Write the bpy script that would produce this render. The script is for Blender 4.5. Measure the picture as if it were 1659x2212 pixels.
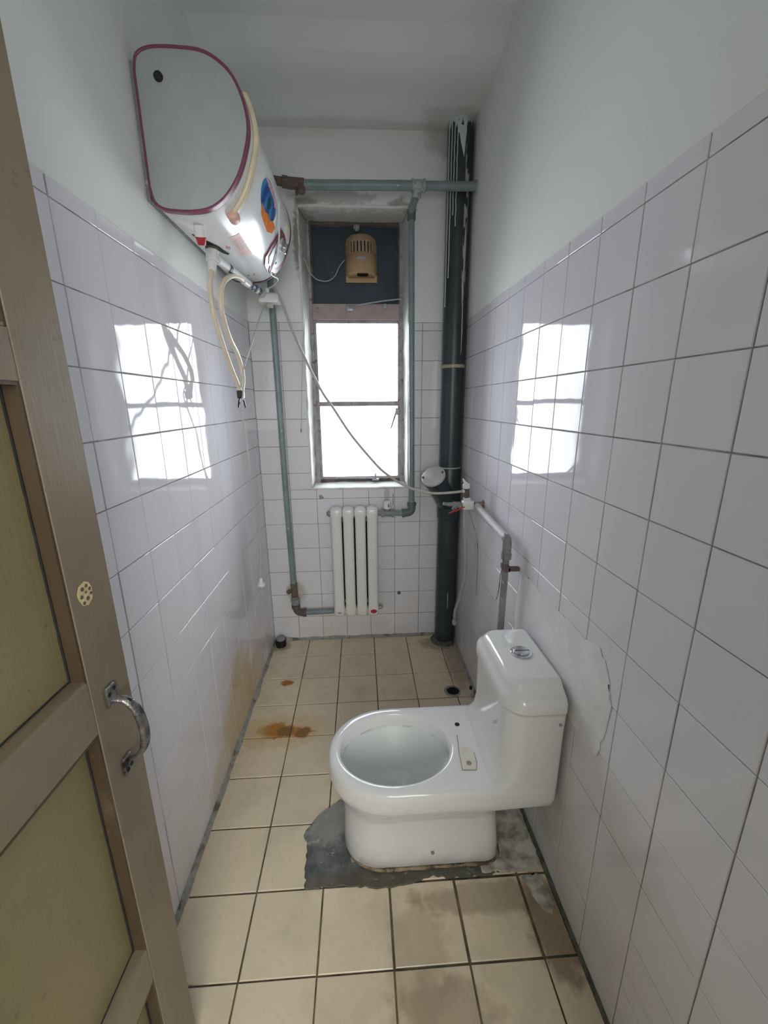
import bpy, bmesh, math, random
from mathutils import Vector, Matrix, noise
random.seed(7)
for o in list(bpy.data.objects): bpy.data.objects.remove(o, do_unlink=True)
C = bpy.context.scene.collection
PI = math.pi

# ------------------------------------------------------------------ camera
yaw, pit, rol = 0.0550, -0.2592, -0.0080
cy_, sy_, cp_, sp_, cr_, sr_ = math.cos(yaw), math.sin(yaw), math.cos(pit), math.sin(pit), math.cos(rol), math.sin(rol)
F = Vector((sy_*cp_, cy_*cp_, sp_)); R0 = Vector((cy_, -sy_, 0)); U0 = R0.cross(F)
R = R0*cr_ + U0*sr_; U = U0*cr_ - R0*sr_
cam_d = bpy.data.cameras.new('camera'); cam = bpy.data.objects.new('camera', cam_d); C.objects.link(cam)
cam.matrix_world = Matrix(((R.x, U.x, -F.x, .5727), (R.y, U.y, -F.y, -2.3592), (R.z, U.z, -F.z, 1.4588), (0, 0, 0, 1)))
cam_d.sensor_fit = 'HORIZONTAL'; cam_d.sensor_width = 36; cam_d.lens = 886.25/1659*36
cam_d.clip_start = .01; cam_d.clip_end = 100
bpy.context.scene.camera = cam

# ------------------------------------------------------------------ world: bright overcast sky
w = bpy.data.worlds.new('world'); bpy.context.scene.world = w; w.use_nodes = True
bg = w.node_tree.nodes['Background']; bg.inputs[0].default_value = (.955, .965, 1, 1); bg.inputs[1].default_value = 7.2

def area(name, loc, rot, sx, sy, power, col, portal=False):
    l = bpy.data.lights.new(name, 'AREA'); l.shape = 'RECTANGLE'; l.size = sx; l.size_y = sy; l.energy = power; l.color = col
    if portal: l.cycles.is_portal = True
    o = bpy.data.objects.new(name, l); C.objects.link(o); o.location = loc; o.rotation_euler = rot
    return o
area('window_portal', (.567, .30, 1.46), (-PI/2, 0, 0), .60, .95, 1, (1, 1, 1), True)
area('hall_fill_light', (.95, -4.35, 1.75), (PI/2, 0, 0), 1.5, 1.4, 32, (.98, 1, .95))  # fill light added in the unseen hall; no window is built there

sc = bpy.context.scene
sc.view_settings.view_transform = 'Standard'; sc.view_settings.look = 'None'
sc.view_settings.gamma = 1; sc.view_settings.use_curve_mapping = False
sc.view_settings.exposure = 0.92

# ------------------------------------------------------------------ dimensions
W = 1.1417            # room width; left wall x=0, right wall x=W, window wall y=0, floor z=0
YD = -2.40            # door wall
WX0, WX1, WZ0, WZ1 = .283, .845, .98, 2.405   # window opening
T = .152              # wall tile pitch

# ------------------------------------------------------------------ material helpers
class NT:
    def __init__(s, name):
        s.m = bpy.data.materials.new(name); s.m.use_nodes = True; s.t = s.m.node_tree
        s.b = s.t.nodes['Principled BSDF']; s.pos = s.n('ShaderNodeNewGeometry').outputs['Position']
    def n(s, typ, **k):
        x = s.t.nodes.new(typ)
        for a, v in k.items(): setattr(x, a, v)
        return x
    def l(s, a, b): s.t.links.new(a, b)
    def put(s, sock, v):
        if hasattr(v, 'is_output'): s.l(v, sock)
        elif isinstance(v, (tuple, list)): sock.default_value = tuple(v) + ((1,) if len(v) == 3 and len(sock.default_value) == 4 else ())
        else: sock.default_value = v
    def math(s, op, a, b=0.0, c=0.0):
        x = s.n('ShaderNodeMath', operation=op)
        for i, v in enumerate((a, b, c)): s.put(x.inputs[i], v)
        return x.outputs[0]
    def noise(s, scale, detail=3, vec=None, rough=.55):
        x = s.n('ShaderNodeTexNoise'); x.inputs['Scale'].default_value = scale; x.inputs['Detail'].default_value = detail
        x.inputs['Roughness'].default_value = rough; s.l(vec if vec is not None else s.pos, x.inputs['Vector']); return x.outputs[0]
    def rng(s, v, a, b, c=0., d=1.):
        x = s.n('ShaderNodeMapRange'); x.clamp = True
        for i, q in enumerate((v, a, b, c, d)): s.put(x.inputs[i], q)
        return x.outputs[0]
    def mix(s, f, a, b):
        x = s.n('ShaderNodeMix', data_type='RGBA'); s.put(x.inputs[0], f); s.put(x.inputs[6], a); s.put(x.inputs[7], b); return x.outputs[2]
    def sep(s):
        x = s.n('ShaderNodeSeparateXYZ'); s.l(s.pos, x.inputs[0]); return x.outputs
    def blob(s, c, r, nsc=18, namp=.5):
        """soft noisy ellipsoid mask round c, radii r"""
        v = s.n('ShaderNodeVectorMath', operation='SUBTRACT'); s.l(s.pos, v.inputs[0]); v.inputs[1].default_value = c
        d = s.n('ShaderNodeVectorMath', operation='DIVIDE'); s.l(v.outputs[0], d.inputs[0]); d.inputs[1].default_value = r
        L = s.n('ShaderNodeVectorMath', operation='LENGTH'); s.l(d.outputs[0], L.inputs[0])
        q = s.math('ADD', L.outputs['Value'], s.math('MULTIPLY', s.math('SUBTRACT', s.noise(nsc, 4), .5), namp*2))
        return s.rng(q, .66, 1.02, 1, 0)
    def vmap(s, sx, sy, sz):
        x = s.n('ShaderNodeVectorMath', operation='MULTIPLY'); s.l(s.pos, x.inputs[0]); x.inputs[1].default_value = (sx, sy, sz); return x.outputs[0]
    def bump(s, h, strength, dist=.002):
        x = s.n('ShaderNodeBump'); x.inputs['Strength'].default_value = strength; x.inputs['Distance'].default_value = dist
        s.l(h, x.inputs['Height']); s.l(x.outputs[0], s.b.inputs['Normal'])
    def fin(s, col, rough=.5, metal=0., ior=1.5, spec=None, coat=None):
        s.put(s.b.inputs['Base Color'], col); s.put(s.b.inputs['Roughness'], rough); s.put(s.b.inputs['Metallic'], metal)
        s.b.inputs['IOR'].default_value = ior
        if spec is not None: s.b.inputs['Specular IOR Level'].default_value = spec
        return s.m

def simple(name, col, rough=.5, metal=0., var=.12, scale=30, bump=0, bscale=200, dirt=None):
    m = NT(name); nz = m.noise(scale, 3)
    dark = tuple(c*(1-var) for c in col); lite = tuple(min(1, c*(1+var)) for c in col)
    c = m.mix(m.rng(nz, .3, .7), dark, lite)
    if dirt: c = m.mix(m.rng(m.noise(dirt[1], 5), dirt[2], dirt[2]+.08), c, dirt[0])
    if bump: m.bump(m.noise(bscale, 2), bump)
    return m.fin(c, rough, metal)

def wall_tile_mat():
    m = NT('glazed_wall_tile')
    oi = m.n('ShaderNodeObjectInfo').outputs['Random']
    base = m.mix(oi, (.775, .76, .815), (.80, .785, .84))
    x, y, z = m.sep()
    # warm ingrained dirt near the floor (real staining of the glaze)
    d = m.math('MULTIPLY', m.rng(z, .75, .0), m.rng(m.noise(5, 4), .35, .75))
    base = m.mix(m.math('MULTIPLY', d, .55), base, (.60, .55, .47))
    for c, r, a in (((0, -.72, .06), (.1, .26, .36), .65), ((0, -.45, .06), (.1, .20, .20), .5), ((0, -1.05, .03), (.1, .12, .13), .35)):
        base = m.mix(m.math('MULTIPLY', m.blob(c, r, 9, .3), a), base, (.56, .40, .16))
    for c, r in (((.155, 0, .33), (.07, .1, .09)), ((.72, 0, .93), (.02, .1, .07))):
        base = m.mix(m.math('MULTIPLY', m.blob(c, r, 30, .3), .7), base, (.52, .47, .38))
    wv = m.noise(9, 1)
    m.bump(wv, .35, .0022)
    return m.fin(base, .045, 0, 1.52, .2)
def floor_tile_mat():
    m = NT('beige_floor_tile')
    oi = m.n('ShaderNodeObjectInfo').outputs['Random']
    base = m.mix(oi, (.76, .64, .47), (.82, .70, .53))
    base = m.mix(m.rng(m.noise(60, 4), .3, .7), base, (.77, .66, .49))
    base = m.mix(m.math('MULTIPLY', m.rng(m.noise(7, 5), .5, .72), .45), base, (.50, .43, .32))
    # rust stains
    for c, r, a, col in (((.15, -.757, 0), (.085, .055, .1), 1, (.42, .12, .008)), ((.225, -.768, 0), (.11, .036, .1), .95, (.44, .13, .01)), ((.280, -.778, 0), (.040, .034, .1), 1, (.13, .03, .004)),
                         ((.195, -.768, 0), (.046, .036, .1), 1, (.09, .022, .004)), ((.146, -.422, 0), (.038, .027, .1), 1, (.42, .14, .012)), ((.20, -.76, 0), (.22, .12, .1), .35, (.62, .36, .08)), ((.05, -.77, 0), (.08, .10, .1), .3, (.60, .48, .20))):
        base = m.mix(m.math('MULTIPLY', m.blob(c, r, 34, .55), a), base, col)
    # grimy smears and dirt
    for c, r, a in (((.74, -1.72, 0), (.16, .10, .1), .45), ((.70, -1.60, 0), (.10, .16, .1), .35), ((1.09, -1.55, 0), (.07, .16, .1), .8), ((1.10, -.30, 0), (.07, .30, .1), .5), ((1.03, -.10, 0), (.13, .08, .1), .6), ((.05, -.07, 0), (.08, .06, .1), .6), ((.95, -1.47, 0), (.3, .05, .1), .5)):
        base = m.mix(m.math('MULTIPLY', m.blob(c, r, 22, .6), a), base, (.27, .20, .13))
    m.bump(m.noise(140, 3), .12, .001)
    return m.fin(base, m.rng(m.noise(14, 3), .3, .7, .22, .42), 0, 1.5)
def plaster_mat(name, col, stains=()):
    m = NT(name)
    c = m.mix(m.rng(m.noise(2.2, 4), .3, .7), tuple(v*.96 for v in col), col)
    for ctr, r, a, sc_ in stains:
        c = m.mix(m.math('MULTIPLY', m.blob(ctr, r, sc_, .6), a), c, (.26, .25, .22))
    m.bump(m.noise(55, 5), .18, .002)
    return m.fin(c, .7)
def grout_mat(name, a, b):
    m = NT(name); return m.fin(m.mix(m.rng(m.noise(16, 4), .35, .65), a, b), .9)

M = {}
M['tile'] = wall_tile_mat(); M['floor_tile'] = floor_tile_mat()
M['plaster'] = plaster_mat('painted_plaster', (.86, .88, .855))
M['plaster_back'] = plaster_mat('mouldy_painted_plaster', (.86, .875, .865), (((.47, 0, 2.44), (.24, .3, .035), .5, 26), ((.285, 0, 2.25), (.035, .1, .17), .9, 30), ((.80, 0.05, 2.39), (.08, .3, .06), .7, 32), ((.10, 0, 2.72), (.5, .1, .05), .15, 12), ((1.0, 0, 2.70), (.1, .1, .1), .4, 20), ((.33, 0.05, 2.41), (.07, .3, .035), .8, 40)))
M['reveal'] = plaster_mat('window_reveal_plaster', (.82, .82, .80), (((.845, .1, 2.1), (.1, .2, .3), .3, 20), ((.283, .15, 2.3), (.1, .2, .25), .55, 25), ((.6, .2, 2.41), (.5, .2, .1), .4, 25)))
M['ceiling'] = plaster_mat('ceiling_paint', (.86, .885, .855), (((.5, -.02, 2.72), (.7, .07, .1), .18, 9), ((1.02, -.08, 2.72), (.16, .12, .1), .25, 14)))
M['wall_grout'] = grout_mat('wall_grout', (.20, .185, .18), (.40, .38, .37))
M['floor_grout'] = grout_mat('floor_grout', (.06, .05, .035), (.20, .15, .10))
M['mortar'] = simple('grey_mortar', (.34, .33, .30), .9, var=.25, scale=40, bump=.6, bscale=120, dirt=((.16, .14, .12), 12, .55))
M['mortar_dark'] = simple('dark_damp_mortar', (.11, .115, .09), .85, var=.35, scale=40, bump=.6, bscale=120)
def cement_mat():
    m = NT('dark_cement_patch')
    c = m.mix(m.rng(m.noise(26, 6), .35, .65), (.075, .085, .082), (.17, .18, .17))
    c = m.mix(m.rng(m.noise(34, 6, rough=.7), .60, .66), c, (.45, .45, .42))
    c = m.mix(m.math('MULTIPLY', m.blob((.43, -1.20, 0), (.10, .10, .1), 30, .6), .6), c, (.40, .39, .36))
    c = m.mix(m.math('MULTIPLY', m.blob((.62, -1.41, 0), (.35, .045, .1), 30, .4), .6), c, (.10, .075, .045))
    m.bump(m.noise(60, 6), .9, .004); return m.fin(c, .55)
def cement2_mat():
    m = NT('pale_plaster_patch')
    c = m.mix(m.rng(m.noise(22, 5), .38, .6), (.30, .27, .22), (.66, .63, .56))
    m.bump(m.noise(50, 6), .8, .004); return m.fin(c, .6)
M['cement'] = cement_mat(); M['cement2'] = cement2_mat()
def ceramic_mat():
    m = NT('glazed_toilet_ceramic'); z = m.sep()[2]
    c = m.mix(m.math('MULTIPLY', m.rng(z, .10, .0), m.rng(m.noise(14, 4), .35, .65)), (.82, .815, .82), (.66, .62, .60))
    m.bump(m.noise(7, 1), .05, .002)
    return m.fin(c, .06, 0, 1.52)
def bowl_mat():
    m = NT('scaled_bowl_ceramic'); z = m.sep()[2]
    line = m.math('MULTIPLY', m.rng(m.math('ABSOLUTE', m.math('SUBTRACT', z, .321)), .0035, .001), m.rng(m.noise(22, 4), .5, .62))
    c = m.mix(m.math('MULTIPLY', line, .5), (.70, .735, .72), (.32, .27, .18))
    return m.fin(c, .4)
M['bowl'] = bowl_mat()
M['ceramic'] = ceramic_mat()
M['bowl_water'] = simple('bowl_water', (.68, .73, .71), .03, var=.03)
M['black'] = simple('black_hole', (.006, .006, .006), .9, var=0)
M['chrome'] = simple('brushed_chrome', (.62, .63, .65), .18, 1., var=.05)
M['caulk'] = simple('stained_caulk', (.30, .23, .155), .7, var=.4, scale=40, dirt=((.10, .07, .04), 30, .5), bump=.5)
M['sticky'] = simple('old_adhesive', (.74, .69, .60), .6, var=.06)
M['adhesive_edge'] = simple('brown_adhesive_edge', (.36, .25, .15), .8, var=.3)
def pipe_mat(name, col, dirtc, thr=.60, rough=.38):
    m = NT(name)
    c = m.mix(m.rng(m.noise(12, 3), .3, .7), tuple(v*.85 for v in col), tuple(v*1.15 for v in col))
    c = m.mix(m.rng(m.noise(45, 5), thr, thr+.03), c, dirtc); m.bump(m.noise(90, 4), .25, .001)
    return m.fin(c, rough)
M['pipe_green'] = pipe_mat('grey_green_pipe_paint', (.215, .275, .285), (.42, .55, .50), .67)
M['pipe_grey'] = pipe_mat('old_galvanised_pipe', (.25, .26, .26), (.45, .45, .43), .62)
M['rust'] = pipe_mat('rusted_fitting', (.13, .10, .085), (.24, .13, .07), .58, .8)
M['fitting'] = pipe_mat('dark_pipe_fitting', (.13, .15, .155), (.28, .22, .16), .62, .5)
M['tee'] = pipe_mat('pale_painted_tee', (.38, .42, .40), (.24, .26, .25), .56, .5)
def stack_mat():
    m = NT('black_soil_pipe_paint'); x, y, z = m.sep()
    c = m.mix(m.rng(m.noise(9, 4), .3, .7), (.022, .034, .042), (.045, .060, .068))
    # white ceiling paint that ran over the top
    t = m.math('ADD', z, m.math('MULTIPLY', m.math('SUBTRACT', m.noise(1, 4, m.vmap(55, 55, 6)), .5), .14))
    c = m.mix(m.rng(t, 2.69, 2.70), c, (.60, .66, .64))
    # peeled buff patches down one side, upper part only
    side = m.math('MULTIPLY', m.rng(x, 1.088, 1.094), m.rng(x, 1.114, 1.108))
    up = m.math('MULTIPLY', m.rng(z, 1.95, 1.97), m.rng(z, 2.62, 2.60))
    p = m.math('MULTIPLY', m.math('MULTIPLY', side, up), m.rng(m.noise(1, 5, m.vmap(30, 30, 7)), .46, .49))
    c = m.mix(p, c, (.50, .47, .40))
    c = m.mix(m.rng(m.noise(38, 6, rough=.7), .70, .72), c, (.35, .38, .38))
    m.bump(m.noise(40, 4), .25, .002); return m.fin(c, .33)
M['stack'] = stack_mat()
M['white_paint'] = simple('dripped_white_paint', (.66, .69, .69), .5, var=.05)
M['peel'] = simple('peeled_buff_paint', (.56, .53, .47), .7, var=.1, bump=.3)
M['cap_grey'] = simple('pale_grey_plastic', (.55, .56, .54), .45, var=.06)
M['collar'] = simple('dirty_buff_collar', (.42, .40, .30), .7, var=.3, scale=60)
M['radiator'] = simple('cream_radiator_enamel', (.80, .79, .76), .22, var=.02)
M['dark_gap'] = simple('dark_recess_shade_and_dirt', (.02, .02, .02), .9, var=.2)  # near-black for shade painted into gaps and recesses, and for grime lines
M['white_plastic'] = simple('white_plastic', (.78, .78, .77), .3, var=.03)
M['ppr'] = simple('white_water_pipe', (.66, .66, .66), .6, var=.05)
M['cream_hose'] = simple('yellowed_cream_hose', (.72, .62, .48), .35, var=.06)
M['pale_hose'] = simple('pale_hose', (.46, .45, .41), .35, var=.06)
M['brass'] = simple('tarnished_brass', (.32, .24, .17), .45, .6, var=.3, scale=60)
M['red'] = simple('red_plastic', (.45, .03, .05), .4, var=.1)
M['pink'] = simple('magenta_plastic', (.21, .055, .11), .3, var=.08)
M['heater_white'] = simple('heater_white_enamel', (.80, .81, .82), .2, var=.015)
M['heater_cap'] = simple('heater_end_cap_grey', (.40, .43, .44), .42, var=.04)
M['panel_grey'] = simple('silver_control_panel', (.50, .50, .54), .3, .2, var=.05)
M['tape'] = simple('yellowed_tape', (.74, .66, .48), .3, var=.08)
M['salmon'] = simple('salmon_label', (.72, .45, .38), .5, var=.1, scale=90)
def swirl_mat():
    m = NT('blue_swirl_sticker')
    wv = m.n('ShaderNodeTexWave'); wv.wave_type = 'RINGS'; wv.rings_direction = 'SPHERICAL'; wv.inputs['Scale'].default_value = 4; wv.inputs['Distortion'].default_value = 4
    v = m.n('ShaderNodeVectorMath', operation='SUBTRACT'); m.l(m.pos, v.inputs[0]); v.inputs[1].default_value = (.27, -.74, 2.08); m.l(v.outputs[0], wv.inputs['Vector'])
    c = m.mix(m.rng(wv.outputs[1], .3, .9), (.02, .08, .30), (.03, .25, .50))
    c = m.mix(m.blob((.279, -.735, 2.115), (.03, .03, .022), 20, .2), c, (.02, .07, .12))
    return m.fin(c, .2)
M['swirl'] = swirl_mat()
M['orange'] = simple('orange_sticker', (.80, .22, .04), .25, var=.12)
M['pale_pink'] = simple('pink_sticker', (.62, .33, .42), .25, var=.35, scale=60)
M['navy'] = simple('navy_vent_board', (.030, .042, .062), .5, var=.25, scale=9, dirt=((.10, .12, .14), 30, .68))
M['frame'] = simple('weathered_window_frame', (.36, .33, .34), .6, var=.25, scale=14, dirt=((.20, .12, .08), 26, .58), bump=.4, bscale=90)
M['frame_rust'] = simple('rust_brown_window_frame', (.10, .085, .078), .75, var=.3, scale=22, dirt=((.19, .12, .09), 20, .56), bump=.5, bscale=90)
M['transom'] = simple('faded_pink_grey_transom', (.40, .32, .31), .65, var=.12, scale=12, bump=.3, dirt=((.22, .18, .17), 30, .64))
M['rod'] = simple('painted_window_stay', (.36, .38, .41), .4, .3, var=.15)
M['fan_beige'] = simple('beige_fan_plastic', (.52, .35, .19), .35, var=.05)
M['fan_dark'] = simple('brownish_fan_plastic', (.36, .25, .17), .45, var=.1)
M['clip'] = simple('black_clip_steel', (.015, .015, .017), .35, .3, var=.1)
M['burn'] = simple('charred_black', (.012, .012, .012), .9, var=.3)
M['label_ink'] = simple('dark_blue_print', (.05, .06, .12), .5, var=.2)
M['grey_print'] = simple('grey_print', (.36, .36, .37), .5, var=.1)
def door_mat(name, a, b):
    m = NT(name)
    c = m.mix(m.rng(m.noise(5, 5), .35, .68), a, b)
    c = m.mix(m.math('MULTIPLY', m.rng(m.noise(70, 3), .66, .7), .6), c, (.16, .11, .07))
    z = m.sep()[2]
    c = m.mix(m.math('MULTIPLY', m.blob((.16, -1.76, .80), (.1, .05, .12), 20, .6), .55), c, (.17, .13, .09))
    m.bump(m.noise(1, 3, m.vmap(160, 160, 14)), .25, .0012); return m.fin(c, .38)
M['door_frame'] = door_mat('yellowed_cream_door_paint', (.20, .16, .108), (.25, .20, .137))
M['door_panel'] = door_mat('old_yellow_door_panel_paint', (.225, .19, .095), (.27, .225, .12))
M['door_bead'] = door_mat('brown_grimed_shaded_bead', (.065, .042, .024), (.09, .06, .034))  # old brown paint and grime, darkened further for the recess shadow
M['iron'] = simple('worn_cast_iron', (.22, .21, .21), .36, .75, var=.5, scale=50, bump=.6, dirt=((.035, .03, .03), 40, .55))
M['filler'] = simple('yellow_filler', (.62, .50, .28), .8, var=.2, scale=60)
M['hall'] = simple('hall_paint', (.60, .60, .54), .8, var=.05, scale=3)
M['hall_floor'] = simple('hall_floor_paint', (.34, .28, .20), .6, var=.1, scale=3)
M['facade'] = simple('outside_render', (.62, .66, .66), .9, var=.06, scale=1)

def glass_mat():
    m = bpy.data.materials.new('window_glass'); m.use_nodes = True; t = m.node_tree; t.nodes.clear()
    out = t.nodes.new('ShaderNodeOutputMaterial'); mx = t.nodes.new('ShaderNodeMixShader'); tr = t.nodes.new('ShaderNodeBsdfTransparent'); gl = t.nodes.new('ShaderNodeBsdfGlossy')
    fr = t.nodes.new('ShaderNodeFresnel'); fr.inputs[0].default_value = 1.45; gl.inputs['Roughness'].default_value = .03
    tr.inputs[0].default_value = (.93, .96, .97, 1)
    t.links.new(fr.outputs[0], mx.inputs[0]); t.links.new(tr.outputs[0], mx.inputs[1]); t.links.new(gl.outputs[0], mx.inputs[2]); t.links.new(mx.outputs[0], out.inputs[0])
    return m
M['glass'] = glass_mat()

# ------------------------------------------------------------------ mesh helpers
INV = {}
def link(o, parent=None):
    C.objects.link(o)
    if parent is not None:
        o.parent = parent; o.matrix_parent_inverse = INV.get(parent.name, Matrix.Identity(4))
    return o
def obj(name, bm, mat, parent=None, smooth=None, loc=None):
    me = bpy.data.meshes.new(name); bmesh.ops.recalc_face_normals(bm, faces=bm.faces); bm.to_mesh(me); bm.free()
    for mm in (mat if isinstance(mat, (list, tuple)) else [mat]): me.materials.append(mm)
    if smooth is not None:
        for p in me.polygons: p.use_smooth = True
        me.set_sharp_from_angle(angle=math.radians(smooth))
    o = bpy.data.objects.new(name, me); link(o, parent); return o
def empty(name, loc):
    o = bpy.data.objects.new(name, None); o.empty_display_size = .05; o.location = loc; C.objects.link(o)
    INV[o.name] = Matrix.Translation(-Vector(loc)); return o
def tag(o, label, cat, group=None):
    o['label'] = label; o['category'] = cat
    if group: o['group'] = group
    return o
def thing(name, loc, label, cat, group=None): return tag(empty(name, loc), label, cat, group)
def new(): return bmesh.new()
def box(bm, x0, x1, y0, y1, z0, z1, bev=0, seg=2, mi=0):
    vs = [bm.verts.new(p) for p in ((x0,y0,z0),(x1,y0,z0),(x1,y1,z0),(x0,y1,z0),(x0,y0,z1),(x1,y0,z1),(x1,y1,z1),(x0,y1,z1))]
    fs = [bm.faces.new([vs[i] for i in f]) for f in ((3,2,1,0),(4,5,6,7),(0,1,5,4),(1,2,6,5),(2,3,7,6),(3,0,4,7))]
    for f in fs: f.material_index = mi
    if bev:
        es = list({e for f in fs for e in f.edges}); bmesh.ops.bevel(bm, geom=es, offset=bev, segments=seg, affect='EDGES', profile=.5)
    return bm
def hexa(bm, p, mi=0):
    vs = [bm.verts.new(q) for q in p]
    for f in ((3,2,1,0),(4,5,6,7),(0,1,5,4),(1,2,6,5),(2,3,7,6),(3,0,4,7)): bm.faces.new([vs[i] for i in f]).material_index = mi
def smooth_path(pts, n=6):
    P = [Vector(p) for p in pts]; out = []
    P = [P[0]*2-P[1]] + P + [P[-1]*2-P[-2]]
    for i in range(1, len(P)-2):
        for k in range(n):
            t = k/n; a, b, c, d = P[i-1], P[i], P[i+1], P[i+2]
            out.append(.5*((2*b)+(c-a)*t+(2*a-5*b+4*c-d)*t*t+(3*b-a-3*c+d)*t**3))
    out.append(P[-2]); return out
def tube(bm, pts, r, seg=10, flat=1., up=None):
    """tube along pts; r a number or one radius per point"""
    P = [Vector(p) for p in pts]; n = len(P); rs = r if isinstance(r, (list, tuple)) else [r]*n
    t0 = (P[1]-P[0]).normalized(); a = Vector(up) if up else (Vector((0, 0, 1)) if abs(t0.z) < .9 else Vector((1, 0, 0)))
    nx = (a - t0*a.dot(t0)).normalized(); rings = []
    for i in range(n):
        t = ((P[min(i+1, n-1)]-P[i]).normalized() + (P[i]-P[max(i-1, 0)]).normalized()); t = t.normalized() if t.length > 1e-6 else t0
        nx = (nx - t*nx.dot(t)).normalized(); ny = t.cross(nx)
        rings.append([bm.verts.new(P[i] + (nx*math.cos(2*PI*k/seg)*flat + ny*math.sin(2*PI*k/seg))*rs[i]) for k in range(seg)])
    for i in range(n-1):
        for k in range(seg): bm.faces.new((rings[i][k], rings[i][(k+1) % seg], rings[i+1][(k+1) % seg], rings[i+1][k]))
    bm.faces.new(rings[0][::-1]); bm.faces.new(rings[-1]); return bm
def cyl(bm, a, b, r, seg=20, r2=None, bev=0):
    a, b = Vector(a), Vector(b); r2 = r if r2 is None else r2
    if bev:
        d = (b-a).normalized()*bev
        return tube(bm, [a, a+d, b-d, b], [r-bev, r, r2, r2-bev], seg)
    return tube(bm, [a, b], [r, r2], seg)
def loft(bm, rings, cap0=True, cap1=True):
    V = [[bm.verts.new(p) for p in r] for r in rings]; n = len(V[0])
    for i in range(len(V)-1):
        for k in range(n): bm.faces.new((V[i][k], V[i][(k+1) % n], V[i+1][(k+1) % n], V[i+1][k]))
    if cap0: bm.faces.new(V[0][::-1])
    if cap1: bm.faces.new(V[-1])
    return bm
def elbow(p0, p1, p2, rc=.03, n=6):
    """polyline with a rounded corner at p1"""
    p0, p1, p2 = Vector(p0), Vector(p1), Vector(p2); a = p1+(p0-p1).normalized()*rc; b = p1+(p2-p1).normalized()*rc
    return [p0] + [a*(1-t)**2 + p1*2*t*(1-t) + b*t*t for t in [i/n for i in range(n+1)]] + [p2]
def slab(bm, poly, z0, z1, jit=0, mi=0, bev=.3):
    """irregular flat slab with bevelled rim, polygon in x,y"""
    pts = []
    n = len(poly)
    for i in range(n):
        a, b = Vector((*poly[i], 0)), Vector((*poly[(i+1) % n], 0)); k = max(1, int((b-a).length/.012))
        for j in range(k):
            p = a.lerp(b, j/k)
            if jit: p += Vector((noise.noise(p*60), noise.noise(p*60+Vector((9, 3, 1))), 0))*jit
            pts.append(p)
    c = sum(pts, Vector())/len(pts); h = z1-z0
    r0 = [bm.verts.new((p.x, p.y, z0)) for p in pts]
    r1 = [bm.verts.new((p.x, p.y, z0+h*.5)) for p in pts]
    r2 = [bm.verts.new((p.x+(c.x-p.x)*.012, p.y+(c.y-p.y)*.012, z1)) for p in pts]
    m = len(pts)
    for A, B in ((r0, r1), (r1, r2)):
        for k in range(m): bm.faces.new((A[k], A[(k+1) % m], B[(k+1) % m], B[k]))
    f = bm.faces.new(r2); f2 = bm.faces.new(r0[::-1])
    bmesh.ops.triangulate(bm, faces=[f, f2]); return bm

TM = {}
def tile_mesh(w, h, mat, th=.005, bev=.0012, kind='tile'):
    k = (round(w, 3), round(h, 3), mat.name)
    if k in TM: return TM[k]
    w, h = k[0]/2, k[1]/2; b = min(bev, w*.4, h*.4)
    v = [(-w, -h, -th), (w, -h, -th), (w, h, -th), (-w, h, -th), (-w, -h, -b), (w, -h, -b), (w, h, -b), (-w, h, -b), (-w+b, -h+b, 0), (w-b, -h+b, 0), (w-b, h-b, 0), (-w+b, h-b, 0)]
    f = [(0, 1, 5, 4), (1, 2, 6, 5), (2, 3, 7, 6), (3, 0, 4, 7), (4, 5, 9, 8), (5, 6, 10, 9), (6, 7, 11, 10), (7, 4, 8, 11), (8, 9, 10, 11)]
    me = bpy.data.meshes.new('tile'); me.from_pydata(v, [], f); me.materials.append(mat); TM[k] = me; return me
def put_tile(parent, name, basis, ctr, w, h, mat, tilt=.0022, off=.0004, **k):
    o = bpy.data.objects.new(name, tile_mesh(w, h, mat, **k)); link(o, parent)
    rt = Matrix.Rotation(random.gauss(0, tilt), 4, 'X') @ Matrix.Rotation(random.gauss(0, tilt), 4, 'Y') @ Matrix.Rotation(random.gauss(0, .0012), 4, 'Z')
    o.matrix_local = Matrix.Translation(Vector(ctr) + basis.to_3x3().col[2]*random.uniform(-off, off)) @ basis @ rt
    return o
def basis(ux, uy, n): return Matrix(((ux[0], uy[0], n[0], 0), (ux[1], uy[1], n[1], 0), (ux[2], uy[2], n[2], 0), (0, 0, 0, 1)))

# ------------------------------------------------------------------ room shell
HC = 2.72
def struct(o): o['kind'] = 'structure'; return o
G = .0022   # joint depth
JW = .0025  # wall joint width
# left wall
bm = new(); box(bm, -.10, -G, YD-.12, .0, -.1, 1.873); box(bm, -.10, .003, YD-.12, .0, 1.873, 2.9, mi=1)
wall_left = struct(obj('wall_left', bm, [M['wall_grout'], M['plaster']]))
bm = new(); box(bm, W+G, W+.10, YD-.12, .0, -.1, 1.871); box(bm, W-.003, W+.10, YD-.12, .0, 1.871, 2.9, mi=1)
wall_right = struct(obj('wall_right', bm, [M['wall_grout'], M['plaster']]))
# back wall with window opening (thick wall, plastered reveals)
bm = new()
box(bm, -.1, WX0, G, .24, -.1, 1.873); box(bm, WX1, W+.1, G, .24, -.1, 1.873); box(bm, WX0, WX1, G, .24, -.1, WZ0-.004)
for a in ((-.1, WX0, 1.873, 2.9), (WX1, W+.1, 1.873, 2.9), (WX0, WX1, WZ1, 2.9)): box(bm, a[0], a[1], -.003, .24, a[2], a[3], mi=1)
wall_back = struct(obj('wall_back', bm, [M['wall_grout'], M['plaster_back']]))
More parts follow.
